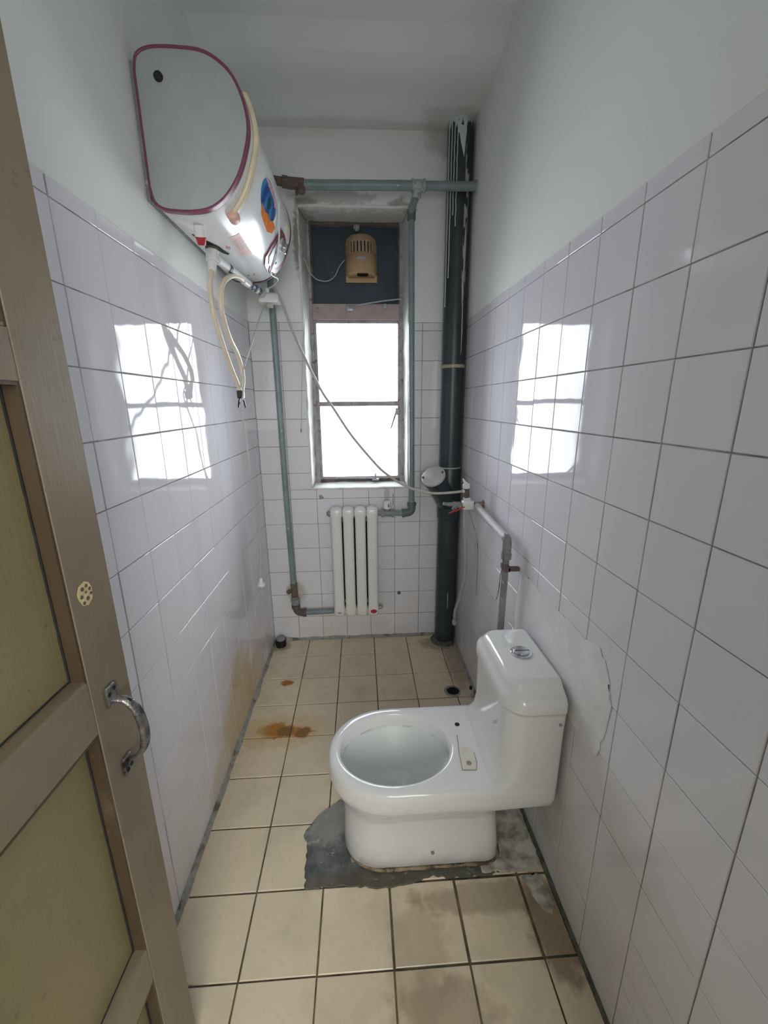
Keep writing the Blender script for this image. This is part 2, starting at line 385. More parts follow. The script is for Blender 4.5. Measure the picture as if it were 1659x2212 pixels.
# plaster lining of the window opening, a little ragged and tapering upwards
def lining(name, quadf, nu, nv, seed):
    bm = new(); g = []
    for i in range(nu+1):
        row = []
        for j in range(nv+1):
            p, n = quadf(i/nu, j/nv); p = Vector(p)
            row.append(bm.verts.new(p + Vector(n)*(.004*noise.noise(p*14+Vector((seed, 0, 0))) + .002*noise.noise(p*60)))); 
        g.append(row)
    for i in range(nu):
        for j in range(nv): bm.faces.new((g[i][j], g[i+1][j], g[i+1][j+1], g[i][j+1]))
    o = obj(name, bm, M['reveal'], wall_back, 40); s = o.modifiers.new('thickness', 'SOLIDIFY'); s.thickness = .006; s.offset = 0; return o
lerp = lambda a, b, t: a+(b-a)*t
lining('window_reveal', lambda u, v: ((lerp(WX0, lerp(WX0+.004, .312, v), u), lerp(-.006, .20, u), lerp(WZ0, WZ1, v)), (1, 0, 0)), 8, 50, 1)
lining('window_reveal', lambda u, v: ((lerp(WX1, lerp(WX1-.002, .822, v), u), lerp(-.006, .20, u), lerp(WZ0, WZ1, v)), (-1, 0, 0)), 8, 50, 4)
lining('window_sill', lambda u, v: ((lerp(WX0, WX1, v), lerp(-.008, .20, u), lerp(WZ0, WZ0+.006, u)), (0, 0, 1)), 8, 24, 7)
lining('window_head', lambda u, v: ((lerp(WX0, WX1, v), lerp(-.006, .20, u), lerp(WZ1, WZ1-.004, u)), (0, 0, -1)), 8, 24, 9)
# door wall behind the camera, with the doorway
bm = new(); DX0, DX1, DZ = .10, .92, 2.06
box(bm, -.1, DX0, YD-.12, YD, -.1, 2.9); box(bm, DX1, W+.1, YD-.12, YD, -.1, 2.9); box(bm, DX0, DX1, YD-.12, YD, DZ, 2.9)
struct(obj('wall_front', bm, M['plaster']))
# ceiling with the slightly lower strip next to the window wall
bm = new(); prof = [(.0, 2.72), (-.38, 2.722), (-.44, 2.728), (-.53, 2.757), (-2.55, 2.765)]
for (ya, za), (yb, zb) in zip(prof, prof[1:]): hexa(bm, [(-.1, yb, zb), (W+.1, yb, zb), (W+.1, ya, za), (-.1, ya, za), (-.1, yb, 2.9), (W+.1, yb, 2.9), (W+.1, ya, 2.9), (-.1, ya, 2.9)])
struct(obj('ceiling', bm, M['ceiling']))
# the hall beyond the doorway (behind the camera)
bm = new(); y0, y1, x0, x1 = -4.5, YD-.12, -1.2, 2.4
box(bm, x0-.1, x1+.1, y0-.1, y0, -.1, 2.9); box(bm, x0-.1, x0, y0, y1, -.1, 2.9); box(bm, x1, x1+.1, y0, y1, -.1, 2.9); box(bm, x0, -.1, y1, y1+.1, -.1, 2.9); box(bm, W+.1, x1, y1, y1+.1, -.1, 2.9); box(bm, x0-.1, x1+.1, y0-.1, y1, 2.8, 2.9)
struct(obj('wall_hall', bm, M['hall']))
bm = new(); box(bm, x0-.1, x1+.1, y0-.1, y1, -.1, -.012); struct(obj('floor_hall', bm, M['hall_floor']))

# ---- wall tiles
def zrows(dz):
    rows = [(.006, .1606+dz)] + [(.1606+dz+T*k, .1606+dz+T*(k+1)) for k in range(11)]
    top = rows[-1][1]; return rows + [(top, top+.040)]
bl = basis((0, -1, 0), (0, 0, 1), (1, 0, 0)); br = basis((0, 1, 0), (0, 0, 1), (-1, 0, 0)); bb = basis((1, 0, 0), (0, 0, 1), (0, -1, 0))
def side_tiles(wall, bs, X, ya, dz):
    ys = sorted({round(ya + T*k, 4) for k in range(-14, 14) if YD < ya+T*k < -.012} | {0.0, YD})
    for (a, b) in zip(ys, ys[1:]):
        for (z0, z1) in zrows(dz):
            if b-a < .012: continue
            put_tile(wall, 'tile', bs, (X, (a+b)/2, (z0+z1)/2), b-a-JW, z1-z0-JW, M['tile'])
side_tiles(wall_left, bl, 0, -1.4336, .0065); side_tiles(wall_right, br, W, -1.7564, .004)
xs = [0] + [.1578+T*k for k in range(7)] + [W]
for a, b in zip(xs, xs[1:]):
    for z0, z1 in zrows(0):
        parts = [(a, b, z0, z1)]
        if z1 > WZ0 and b > WX0 and a < WX1:
            parts = []
            if z0 < WZ0-.01: parts.append((a, b, z0, WZ0-.004))
            zz = max(z0, WZ0-.004)
            if a < WX0-.01: parts.append((a, WX0-.002, zz, z1))
            if b > WX1+.01: parts.append((WX1+.002, b, zz, z1))
        for p in parts: put_tile(wall_back, 'tile', bb, ((p[0]+p[1])/2, 0, (p[2]+p[3])/2), p[1]-p[0]-JW, p[3]-p[2]-JW, M['tile'])
# smeared plaster on the right wall above the toilet
bm = new()
pts = [(-1.0,.80),(-1.05,.875),(-1.17,.862),(-1.30,.868),(-1.38,.872),(-1.446,.865),(-1.51,.885),(-1.56,.84),(-1.585,.76),(-1.575,.67),(-1.56,.60),(-1.503,.585),(-1.44,.60),(-1.36,.60),(-1.22,.58),(-1.08,.56),(-1.00,.59),(-.985,.70)]
slab(bm, pts, 0, .0009, .011); mt = Matrix(((0, 0, -1, W-.0006), (1, 0, 0, 0), (0, 1, 0, 0), (0, 0, 0, 1))); bmesh.ops.transform(bm, matrix=mt, verts=bm.verts)
M['smear'] = NT('white_plaster_smear'); _m = M['smear']; _m.bump(_m.noise(30, 6), .6, .003)
M['smear'] = _m.fin(_m.mix(_m.rng(_m.noise(12, 5), .40, .62), (.79, .78, .80), (.86, .855, .86)), .4)
obj('plaster_smear', bm, M['smear'], wall_right)

# ---- floor
bm = new(); box(bm, -.1, W+.1, YD-.12, .24, -.12, -.0035)
floor = struct(obj('floor', bm, M['floor_grout']))
fb = basis((1, 0, 0), (0, 1, 0), (0, 0, 1))
fx = [.0] + [.0161+.205*k for k in range(1, 6)] + [W-.006]; fy = [-.006] + [-.1828-.205*k for k in range(0, 11)] + [YD]
for i, (a, b) in enumerate(zip(fx, fx[1:])):
    for j, (y1, y0) in enumerate(zip(fy, fy[1:])):
        jw = .0042 + random.uniform(-.0008, .0012)
        if j in (6, 7) and i >= 3: jw += .003
        put_tile(floor, 'tile', fb, ((a+b)/2, (y0+y1)/2, 0), b-a-jw, y1-y0-jw, M['floor_tile'], tilt=.0016, off=.0005, bev=.0016)
def fillet(name, path, r, mat, axis, sgn):
    """ragged triangular mortar bead in a floor corner"""
    bm = new(); rows = []
    for p in path:
        p = Vector(p); k = r*(1+.55*noise.noise(p*9)+.25*noise.noise(p*45))
        if axis == 'x': q = [(p.x, p.y, -.003), (p.x+sgn*k, p.y, .0006), (p.x+sgn*k*.4, p.y, k*.5), (p.x, p.y, k*1.1)]
        else: q = [(p.x, p.y, -.003), (p.x, p.y+sgn*k, .0006), (p.x, p.y+sgn*k*.4, k*.6), (p.x, p.y, k*1.3)]
        rows.append([bm.verts.new(v) for v in q])
    for a, b in zip(rows, rows[1:]):
        for k in range(4): bm.faces.new((a[k], a[(k+1) % 4], b[(k+1) % 4], b[k]))
    bm.faces.new(rows[0]); bm.faces.new(rows[-1][::-1])
    return obj(name, bm, mat, floor, 50)
N = 110
fillet('mortar_fillet', [(0, -2.36*i/N, 0) for i in range(N+1)], .015, M['mortar'], 'x', 1)
fillet('mortar_fillet', [(W, -1.2*i/60, 0) for i in range(61)], .016, M['mortar'], 'x', -1)
fillet('mortar_fillet', [(W, -1.2-1.16*i/60, 0) for i in range(61)], .009, M['mortar_dark'], 'x', -1)
fillet('mortar_fillet', [(W*i/60, 0, 0) for i in range(61)], .013, M['mortar'], 'y', -1)
# cement patches round the toilet
bm = new(); slab(bm, [(.60,-1.12),(.50,-1.118),(.464,-1.125),(.426,-1.15),(.389,-1.18),(.362,-1.216),(.343,-1.246),(.358,-1.274),(.361,-1.341),(.369,-1.416),(.424,-1.414),(.477,-1.413),(.569,-1.424),(.635,-1.429),(.703,-1.418),(.773,-1.403),(.839,-1.412),(.93,-1.41),(1.0,-1.405),(1.0,-1.10)], -.002, .0045, .007)
obj('dark_cement_patch', bm, M['cement'], floor, 30)['label'] = 'dark grey cement patch left of the toilet base'
bm = new(); slab(bm, [(.90,-1.02),(1.05,-1.0),(1.128,-1.02),(1.130,-1.20),(1.128,-1.36),(1.122,-1.398),(1.041,-1.408),(.93,-1.404),(.91,-1.2)], -.002, .0075, .007)
obj('pale_plaster_patch', bm, M['cement2'], floor, 30)['label'] = 'pale plaster patch between toilet base and wall'
bm = new(); slab(bm, [(1.052,-1.418),(1.105,-1.416),(1.118,-1.45),(1.122,-1.50),(1.105,-1.525),(1.075,-1.50),(1.062,-1.46)], -.001, .0022, .008)
obj('pale_plaster_patch', bm, M['cement2'], floor, 30)
# round mortar collar at foot of the soil pipe
bm = new(); 
rg = lambda r, z: [(1.07+(r*(1+.12*noise.noise(Vector((math.cos(a)*2, math.sin(a)*2, 0)))))*math.cos(a), max(-.155, -.065+r*math.sin(a)), z) for a in [2*PI*k/40 for k in range(40)]]
rr = [[(min(p[0], W-.001), min(p[1], -.001), p[2]) for p in rg(r, z)] for r, z in ((.082, -.002), (.079, .003), (.068, .008), (.060, .018))]
loft(bm, rr); obj('mortar_collar', bm, M['mortar_dark'], floor, 40)
# floor waste hole
bm = new(); cyl(bm, (1.024, -.548, -.003), (1.024, -.548, .0022), .043, 28); obj('drain_mortar_ring', bm, M['mortar'], floor, 40)
bm = new(); tube(bm, [(1.026+.030*math.cos(a), -.549+.026*math.sin(a), .0026) for a in [2*PI*k/28 for k in range(29)]], .0028, 6); obj('drain_rim', bm, M['dark_gap'], floor, 40)
bm = new(); loft(bm, [[(1.026+.029*math.cos(a), -.549+.025*math.sin(a), z) for a in [2*PI*k/28 for k in range(28)]] for z in (.0018, .0028)]); obj('drain_hole', bm, M['black'], floor)
# small objects fixed in / on the back wall
bm = new(); cyl(bm, (.793, .001, .305), (.793, -.004, .305), .011, 14); cyl(bm, (.793, -.003, .305), (.793, -.0045, .305), .004, 8); obj('wall_plug', bm, M['mortar_dark'], wall_back)
bm = new(); slab(bm, [(.325,.945),(.345,.94),(.352,.925),(.338,.915),(.322,.918)], 0, .0015, .004); bmesh.ops.transform(bm, matrix=Matrix(((1, 0, 0, 0), (0, 0, -1, .0), (0, 1, 0, 0), (0, 0, 0, 1))), verts=bm.verts); obj('plaster_spot', bm, M['mortar'], wall_back)
for zz, hh in ((.895, .045), (.935, .02)):
    bm = new(); box(bm, .755, .7585, -.0012, .001, zz-hh/2, zz+hh/2); obj('rust_streak', bm, M['rust'], wall_back)

# ------------------------------------------------------------------ window
FY = .165
win = struct(empty('window_1', (.567, FY, 1.0)))
bm = new(); box(bm, .283, .322, FY, FY+.06, .982, 2.405, .003); obj('frame_side', bm, M['frame'], win)
bm = new(); hexa(bm, [(.812, FY, .982), (.850, FY, .982), (.850, FY+.06, .982), (.812, FY+.06, .982), (.806, FY, 2.405), (.845, FY, 2.405), (.845, FY+.06, 2.405), (.806, FY+.06, 2.405)]); obj('frame_side', bm, M['frame'], win)
bm = new(); box(bm, .322, .812, FY, FY+.06, .982, 1.004, .003); obj('frame_bottom', bm, M['frame_rust'], win)
bm = new(); box(bm, .322, .807, FY, FY+.06, 2.382, 2.405, .002); obj('frame_top', bm, M['frame_rust'], win)
for xa, xb in ((.3215, .332), (.797, .808)):
    bm = new(); box(bm, xa, xb, FY-.004, FY+.045, 1.996, 2.382, .002); obj('vent_side', bm, M['frame_rust'], win)
bm = new(); box(bm, .322, .808, FY-.012, FY+.06, 1.912, 1.996, .004)
tr = obj('transom', bm, M['transom'], win)
# casement: stiles, rails, glazing bar
sash = [(.322, .336, 1.004, 1.912), (.800, .813, 1.004, 1.912), (.336, .800, 1.898, 1.912), (.336, .800, 1.004, 1.020), (.336, .800, 1.443, 1.470)]
for nm, (a, b, c, d) in zip(('sash_stile', 'sash_stile', 'sash_rail', 'sash_rail', 'glazing_bar'), sash):
    bm = new(); box(bm, a, b, FY+.004, FY+.040, c, d, .002); obj(nm, bm, M['frame'], win)
for z0, z1 in ((1.020, 1.443), (1.470, 1.898)):
    bm = new(); box(bm, .337, .799, FY+.026, FY+.030, z0+.0005, z1-.0005); obj('pane', bm, M['glass'], win)
bm = new(); box(bm, .332, .797, FY+.022, FY+.034, 1.997, 2.381); vb = obj('vent_board', bm, M['navy'], win); vb['label'] = 'dark navy board filling the top of the window'
# fittings
bm = new(); box(bm, .508, .552, FY-.020, FY-.011, 1.955, 1.985, .006); tube(bm, [(.529, FY-.022, 1.972), (.60, .10, 1.984), (.72, .09, 1.998), (.812, .085, 2.007)], .0035, 6); obj('vent_stay', bm, M['rod'], win, 40)
bm = new(); box(bm, .715, .737, FY-.020, FY-.011, 1.968, 1.996, .004); obj('latch_plate', bm, M['rod'], win)
bm = new(); box(bm, .560, .592, FY-.004, FY+.021, 2.362, 2.386, .004); cyl(bm, (.576, FY-.006, 2.35), (.576, FY-.006, 2.38), .009, 10); obj('vent_catch', bm, M['rod'], win, 40)
bm = new(); tube(bm, [(.415, .145, 1.014), (.43, .14, 1.021), (.55, .135, 1.017), (.66, .14, 1.014)], .004, 6); cyl(bm, (.66, .14, 1.0), (.66, .14, 1.042), .005, 8); box(bm, .640, .680, .13, .165, 1.0, 1.010); obj('casement_stay', bm, M['rod'], win, 40)
bm = new(); box(bm, .785, .806, FY-.010, FY+.006, 1.39, 1.43, .003); tube(bm, [(.790, FY-.012, 1.413), (.778, .135, 1.38), (.752, .10, 1.312)], [.006, .006, .004], 7); obj('casement_handle', bm, M['rod'], win, 40)
for zz in (1.78, 1.20):
    bm = new(); cyl(bm, (.309, FY-.004, zz-.02), (.309, FY-.004, zz+.02), .006, 8); obj('hinge', bm, M['rod'], win, 40)

# exhaust fan hanging on the vent board
fan = thing('exhaust_fan', (.598, FY+.02, 2.10), 'beige plastic exhaust fan hood on the dark board above the window', 'exhaust fan')
fcx, fw, fb_ = .598, .086, FY+.0205
def hood(r, z, dd=1.0): return [(fcx + r*math.cos(a), fb_ - r*dd*math.sin(a), z) for a in [PI*k/20 for k in range(21)]]
bm = new()
box(bm, fcx-fw, fcx+fw, fb_-.008, fb_, 2.108, 2.30, .003); obj('back_plate', bm, M['fan_beige'], fan)
bm = new(); dd = .95
rings = []
for z, s in ((2.148, 1), (2.150, 1), (2.24, 1)):
    rings.append(hood(fw*s, z, dd))
loft(bm, rings, False, False)
# scooped mouth
V = hood(fw, 2.148, dd); lo = hood(fw*.82, 2.130, dd*.55); mid = hood(fw*.50, 2.140, dd*.9)
a = [bm.verts.new(p) for p in V]; b = [bm.verts.new(p) for p in lo]; 
for k in range(20): bm.faces.new((a[k], a[k+1], b[k+1], b[k]))
o = obj('hood', bm, M['fan_beige'], fan, 50); s = o.modifiers.new('thickness', 'SOLIDIFY'); s.thickness = .002
# slotted top band: ribs with gaps
bm = new(); loft(bm, [hood(fw*.93, 2.24, dd), hood(fw*.93, 2.292, dd)], False, False); obj('grille_back', bm, M['dark_gap'], fan)
for k in range(14):
    am = PI*(k+.5)/14; hw_ = PI/14*.30
    bm = new(); ps = []
    for z in (2.238, 2.294):
        for r in (fw*.94, fw*1.004):
            for aa in (am-hw_, am+hw_): ps.append((fcx+r*math.cos(aa), fb_-r*dd*math.sin(aa), z))
    hexa(bm, [ps[0], ps[1], ps[3], ps[2], ps[4], ps[5], ps[7], ps[6]]); obj('grille_rib', bm, M['fan_dark'], fan)
bm = new(); rings = [hood(fw*1.004, 2.290, dd), hood(fw*1.0, 2.300, dd), hood(fw*.93, 2.318, dd), hood(fw*.75, 2.330, dd), hood(fw*.4, 2.338, dd)]
loft(bm, rings, True, True); obj('hood_top', bm, M['fan_dark'], fan, 40)
bm = new(); loft(bm, [[(fcx+.006+.030*math.cos(a), fb_-.9*fw*.85+.010*math.sin(a)-.006*0, 2.138+.003*math.sin(a)) for a in [2*PI*k/20 for k in range(20)]], [(fcx+.006+.030*math.cos(a), fb_-.9*fw*.85+.012*math.sin(a), 2.126) for a in [2*PI*k/20 for k in range(20)]]]); obj('air_outlet', bm, M['black'], fan)
bm = new(); box(bm, fcx-.022, fcx+.024, fb_-fw*dd-.0015, fb_-fw*dd+.002, 2.200, 2.214); obj('maker_label', bm, M['grey_print'], fan)
for sx in (-1, 1):
    bm = new(); cyl(bm, (fcx+sx*.072, fb_-.008, 2.118), (fcx+sx*.072, fb_-.0105, 2.118), .003, 8); obj('screw', bm, M['fan_dark'], fan)
bm = new(); tube(bm, smooth_path([(.293, .05, 2.19), (.307, .06, 2.173), (.325, .08, 2.131), (.36, .1, 2.102), (.413, .12, 2.100), (.453, .13, 2.127), (.478, .14, 2.174), (.505, .165, 2.214)]), .0028, 7)
tag(obj('fan_cable', bm, M['pale_hose'], None, 60), 'thin white cable looping across the dark board to the fan', 'cable')

# ------------------------------------------------------------------ heating and water pipes on the window wall
HY, HZ = -.162, 2.423
p = thing('heating_pipe', (.60, HY, HZ), 'thick grey-green horizontal pipe above the window', 'pipe')
bm = new(); tube(bm, [(.33, HY, HZ-.003), (.835, HY, HZ+.002)], .0205, 18); obj('pipe_length', bm, M['pipe_green'], p, 50)
bm = new(); tube(bm, [(.893, HY, HZ+.002), (1.1405, HY, HZ+.004)], .0195, 18); obj('pipe_length', bm, M['pipe_green'], p, 50)
bm = new(); cyl(bm, (.838, HY, HZ+.002), (.888, HY, HZ+.002), .024, 22); cyl(bm, (.831, HY, HZ+.002), (.841, HY, HZ+.002), .0275, 22, bev=.002); cyl(bm, (.886, HY, HZ+.002), (.896, HY, HZ+.002), .0275, 22, bev=.002); cyl(bm, (.863, HY, HZ-.008), (.856, HY+.018, HZ-.036), .021, 18); obj('tee_fitting', bm, M['tee'], p, 40)
bm = new(); cyl(bm, (.205, HY, HZ+.012), (.258, HY, HZ+.006), .018, 14); cyl(bm, (.245, HY, HZ+.008), (.268, HY, HZ+.005), .026, 8, bev=.003); cyl(bm, (.264, HY, HZ+.003), (.345, HY, HZ-.002), .0235, 14, bev=.004); cyl(bm, (.328, HY-.008, HZ-.014), (.331, HY-.018, HZ-.040), .018, 10, bev=.003); cyl(bm, (.308, HY-.008, HZ-.02), (.309, HY-.014, HZ-.048), .006, 8)
obj('rusted_coupling', bm, M['rust'], p, 40)['label'] = 'rusted brown coupling at the left end'
bm = new(); cyl(bm, (1.130, HY, HZ+.004), (1.1375, HY, HZ+.004), .024, 20); obj('wall_flange', bm, M['tee'], p, 40)

RZ = .842; VX = .862
p = thing('radiator_supply_pipe', (VX, -.052, RZ), 'slim grey-green vertical pipe right of the window down to the radiator', 'pipe')
bm = new(); tube(bm, [(.857, HY+.014, HZ-.030), (.853, -.11, 2.388), (.846, -.065, 2.372), (.845, -.054, 2.35)], .017, 14); obj('bent_nipple', bm, M['pipe_green'], p, 40)
bm = new(); cyl(bm, (.846, -.052, 2.375), (.846, -.052, 2.325), .021, 16, bev=.003); obj('union', bm, M['fitting'], p, 40)
bm = new(); tube(bm, [(.846, -.052, 2.33), (.862, -.052, RZ+.03)], .0160, 14); obj('pipe_length', bm, M['pipe_green'], p, 50)
bm = new(); tube(bm, elbow((.862, -.052, RZ+.055), (.862, -.052, RZ-.004), (.815, -.055, RZ-.004), .03), .022, 14); cyl(bm, (.862, -.052, RZ+.040), (.862, -.052, RZ+.058), .026, 14); cyl(bm, (.822, -.055, RZ-.004), (.806, -.055, RZ-.004), .026, 14); obj('elbow', bm, M['fitting'], p, 40)
bm = new(); cyl(bm, (.816, -.055, RZ-.004), (.745, -.06, RZ-.002), .0165, 14); obj('pipe_length', bm, M['pipe_green'], p, 40)
v = thing('radiator_valve', (.722, -.06, RZ), 'thermostat valve with white knob between radiator and supply pipe', 'valve')
bm = new(); cyl(bm, (.750, -.06, RZ-.002), (.690, -.06, RZ), .020, 12); cyl(bm, (.756, -.06, RZ-.002), (.742, -.06, RZ-.002), .025, 6); cyl(bm, (.700, -.06, RZ), (.684, -.06, RZ), .025, 6); cyl(bm, (.720, -.06, RZ), (.720, -.06, RZ+.03), .016, 12); obj('valve_body', bm, M['pipe_grey'], v, 40)
bm = new(); cyl(bm, (.718, -.06, RZ+.026), (.718, -.06, RZ+.070), .024, 10, r2=.022, bev=.003); obj('valve_knob', bm, M['white_plastic'], v, 40)
bm = new(); box(bm, .722, .727, -.0825, -.079, RZ+.04, RZ+.056); obj('pointer_slot', bm, M['black'], v)

p = thing('radiator_return_pipe', (.145, -.052, 1.0), 'slim grey-green vertical pipe in the left corner down to the radiator', 'pipe')
bm = new(); tube(bm, [(.140, -.052, 2.30), (.1405, -.052, 1.9), (.143, -.052, 1.0), (.150, -.052, .40)], .0165, 14); obj('pipe_length', bm, M['pipe_green'], p, 50)
bm = new(); cyl(bm, (.151, -.052, .415), (.153, -.052, .325), .020, 12, bev=.002); cyl(bm, (.151, -.052, .37), (.125, -.075, .37), .008, 8); cyl(bm, (.120, -.083, .37), (.128, -.070, .37), .013, 8); obj('drain_valve', bm, M['rust'], p, 40)
bm = new(); cyl(bm, (.154, -.052, .315), (.155, -.052, .275), .026, 8, bev=.003); cyl(bm, (.153, -.052, .335), (.154, -.052, .310), .016, 12); obj('union', bm, M['pipe_grey'], p, 40)
bm = new(); tube(bm, elbow((.155, -.052, .275), (.157, -.052, .219), (.215, -.055, .219), .035), .0215, 14); cyl(bm, (.155, -.052, .268), (.1555, -.052, .250), .026, 14); cyl(bm, (.200, -.055, .219), (.216, -.055, .219), .026, 14); obj('elbow', bm, M['rust'], p, 40)
bm = new(); cyl(bm, (.21, -.055, .219), (.385, -.06, .226), .0165, 14); obj('pipe_length', bm, M['pipe_green'], p, 40)

# radiator
rad = thing('radiator', (.527, -.07, .20), 'white four-column radiator on the tiled wall below the window', 'radiator')
def rrect(cx, cy, hx, hy, r, z, n=4):
    out = []
    for (sx, sy, a0) in ((1, 1, 0), (-1, 1, PI/2), (-1, -1, PI), (1, -1, 3*PI/2)):
        for k in range(n+1):
            a = a0+PI/2*k/n; out.append((cx+sx*(hx-r)+r*math.cos(a), cy+sy*(hy-r)+r*math.sin(a), z))
    return out
for k in range(4):
    cx = .4235+.0685*k; cyr = -.072; bm = new()
    sect = [(.205, .018, .020), (.209, .026, .030), (.220, .0315, .037), (.255, .0335, .0375), (.28, .0300, .036), (.50, .0300, .036), (.822, .0300, .036), (.838, .0338, .037), (.870, .0338, .037), (.880, .0285, .033), (.886, .020, .024)]
    sh = .0*k
    loft(bm, [rrect(cx, cyr, hx, hy, min(hx, hy)*.55, z+sh) for z, hx, hy in sect]); obj('column', bm, M['radiator'], rad, 60)
for k in range(3):
    for zz in (.228, .852):
        bm = new(); cyl(bm, (.4235+.0685*k+.028, -.068, zz), (.4235+.0685*(k+1)-.028, -.068, zz), .017, 14); obj('connector', bm, M['radiator'], rad, 40)
bm = new(); cyl(bm, (.395, -.066, .846), (.377, -.066, .846), .018, 8, bev=.002); cyl(bm, (.378, -.066, .846), (.368, -.066, .846), .010, 10); obj('end_plug', bm, M['pipe_grey'], rad, 40)
bm = new(); cyl(bm, (.655, -.066, .245), (.682, -.066, .245), .013, 8, bev=.002); cyl(bm, (.68, -.066, .245), (.69, -.066, .245), .007, 10); obj('end_plug', bm, M['pipe_grey'], rad, 40)
bm = new(); cyl(bm, (.655, -.064, .846), (.690, -.062, .842), .016, 12); obj('inlet_nipple', bm, M['pipe_grey'], rad, 40)
bm = new(); loft(bm, [[(.630+.019*math.cos(a), y, .240+.013*math.sin(a)) for a in [2*PI*j/20 for j in range(20)]] for y in (-.105, -.1100)]); obj('red_badge', bm, M['red'], rad)
bm = new(); loft(bm, [[(.424+.012*math.cos(a), y, .236+.006*math.sin(a)) for a in [2*PI*j/16 for j in range(16)]] for y in (-.105, -.1098)]); obj('grey_badge', bm, M['grey_print'], rad)
bm = new(); box(bm, .400, .66, -.030, -.012, .228, .850); obj('rear_shadow_panel', bm, M['dark_gap'], rad)  # dark sheet added to paint the shade between and behind the columns
for xx in (.45, .60):
    for zz in (.80, .28):
        bm = new(); box(bm, xx-.01, xx+.01, -.045, -.0005, zz-.01, zz+.01, .002); obj('wall_bracket', bm, M['pipe_grey'], rad)

# ------------------------------------------------------------------ soil stack
SX, SY, SR = 1.0735, -.066, .0605
st = thing('soil_pipe', (SX, SY, .02), 'thick black soil pipe in the right corner, floor to ceiling, with white paint drips', 'pipe')
bm = new(); tube(bm, [(SX, SY, .012), (SX, SY, .5), (SX, SY, .90)], .0575, 32); obj('lower_pipe', bm, M['stack'], st, 50)
bm = new(); tube(bm, [(SX, SY, .80), (SX, SY, .82), (SX, SY, 1.095), (SX, SY, 1.105)], [.058, .0635, .0635, .060], 32); obj('branch_fitting', bm, M['stack'], st, 50)
bm = new(); tube(bm, [(SX, SY, 1.10), (SX, SY, 1.640)], .0575, 32); obj('middle_pipe', bm, M['stack'], st, 50)
bm = new(); tube(bm, [(SX, SY, 1.650), (SX, SY, 2.2), (SX, SY, 2.722)], .0585, 32); obj('upper_pipe', bm, M['stack'], st, 50)
bm = new(); tube(bm, [(SX, SY, 1.635), (SX, SY, 1.638), (SX, SY, 1.650), (SX, SY, 1.653)], [.060, .063, .063, .060], 32); obj('joint_collar', bm, M['collar'], st, 50)
bm = new(); tube(bm, [(SX, SY, 1.103), (SX, SY, 1.109)], .0620, 32); obj('joint_collar', bm, M['cap_grey'], st, 50)
d = Vector((-.43, -.55, .715)).normalized(); b0 = Vector((SX, SY, .885)); b1 = b0+d*.268
bm = new(); tube(bm, [b0+d*.02, b1-d*.03, b1-d*.028, b1], [.056, .057, .062, .062], 30); obj('cleanout_branch', bm, M['stack'], st, 50)
bm = new(); tube(bm, [b1-d*.002, b1+d*.010, b1+d*.014], [.065, .065, .060], 34); cap = obj('cleanout_cap', bm, M['cap_grey'], st, 40)
cap['label'] = 'round pale grey screwed cap'
e1 = d.cross(Vector((0, 0, 1))).normalized(); e2 = d.cross(e1).normalized()
for a in (.45, .45+PI):
    q = b1 + (e1*math.cos(a)+e2*math.sin(a))*.054
    bm = new(); cyl(bm, q+d*.012, q+d*.022, .006, 6); obj('bolt', bm, M['rust'], cap, 40)
def on_stack(az, z, r=.0595): return Vector((SX+r*math.cos(az), SY+r*math.sin(az), z))
for az, zb, wv in ((-2.80, 1.93, .02), (-2.48, 2.06, .03), (-2.22, 2.33, .04), (-1.98, 2.28, .05)):
    bm = new(); k = 36; ps = [on_stack(az+wv*noise.noise(Vector((az*7, i*.35, 0))), 2.70-(2.70-zb)*i/k) for i in range(k+1)]
    tube(bm, ps, [.0023]*k+[.0032], 6, flat=1); obj('paint_drip', bm, M['white_paint'], st, 60)
def patch_on_stack(pts, name='peeled_patch', r=.0596, mat='peel'):
    bm = new(); n = len(pts); ca = sum(p[0] for p in pts)/n; cz = sum(p[1] for p in pts)/n
    c0 = bm.verts.new(on_stack(ca, cz, r)); mid = [bm.verts.new(on_stack((p[0]+ca)/2, (p[1]+cz)/2, r)) for p in pts]; out = [bm.verts.new(on_stack(p[0], p[1], r)) for p in pts]; inn = [bm.verts.new(on_stack(p[0], p[1], r-.0018)) for p in pts]
    for i in range(n):
        j = (i+1) % n; bm.faces.new((c0, mid[i], mid[j])); bm.faces.new((mid[i], out[i], out[j], mid[j])); bm.faces.new((out[i], inn[i], inn[j], out[j]))
    return obj(name, bm, M[mat], st)
patch_on_stack([(-1.05, 2.30), (-.95, 2.25), (-.98, 2.12), (-1.05, 2.05), (-1.12, 2.02), (-1.16, 2.14), (-1.12, 2.24)])
patch_on_stack([(-1.25, 2.03), (-1.18, 2.07), (-1.08, 2.06), (-1.05, 2.01), (-1.12, 1.94), (-1.17, 1.93)])
patch_on_stack([(-1.12, 1.93), (-1.04, 1.95), (-1.0, 1.82), (-1.03, 1.72), (-1.08, 1.70), (-1.10, 1.80)])
patch_on_stack([(-1.95, 2.655), (-1.88, 2.66), (-1.75, 2.62), (-1.45, 2.56), (-1.36, 2.62), (-1.30, 2.66), (-1.32, 2.70), (-1.95, 2.70)], 'paint_run', .0598, 'white_paint')
patch_on_stack([(-1.56, .33), (-1.53, .36), (-1.50, .33), (-1.51, .26), (-1.54, .25)], 'paint_run', .0588, 'white_paint')

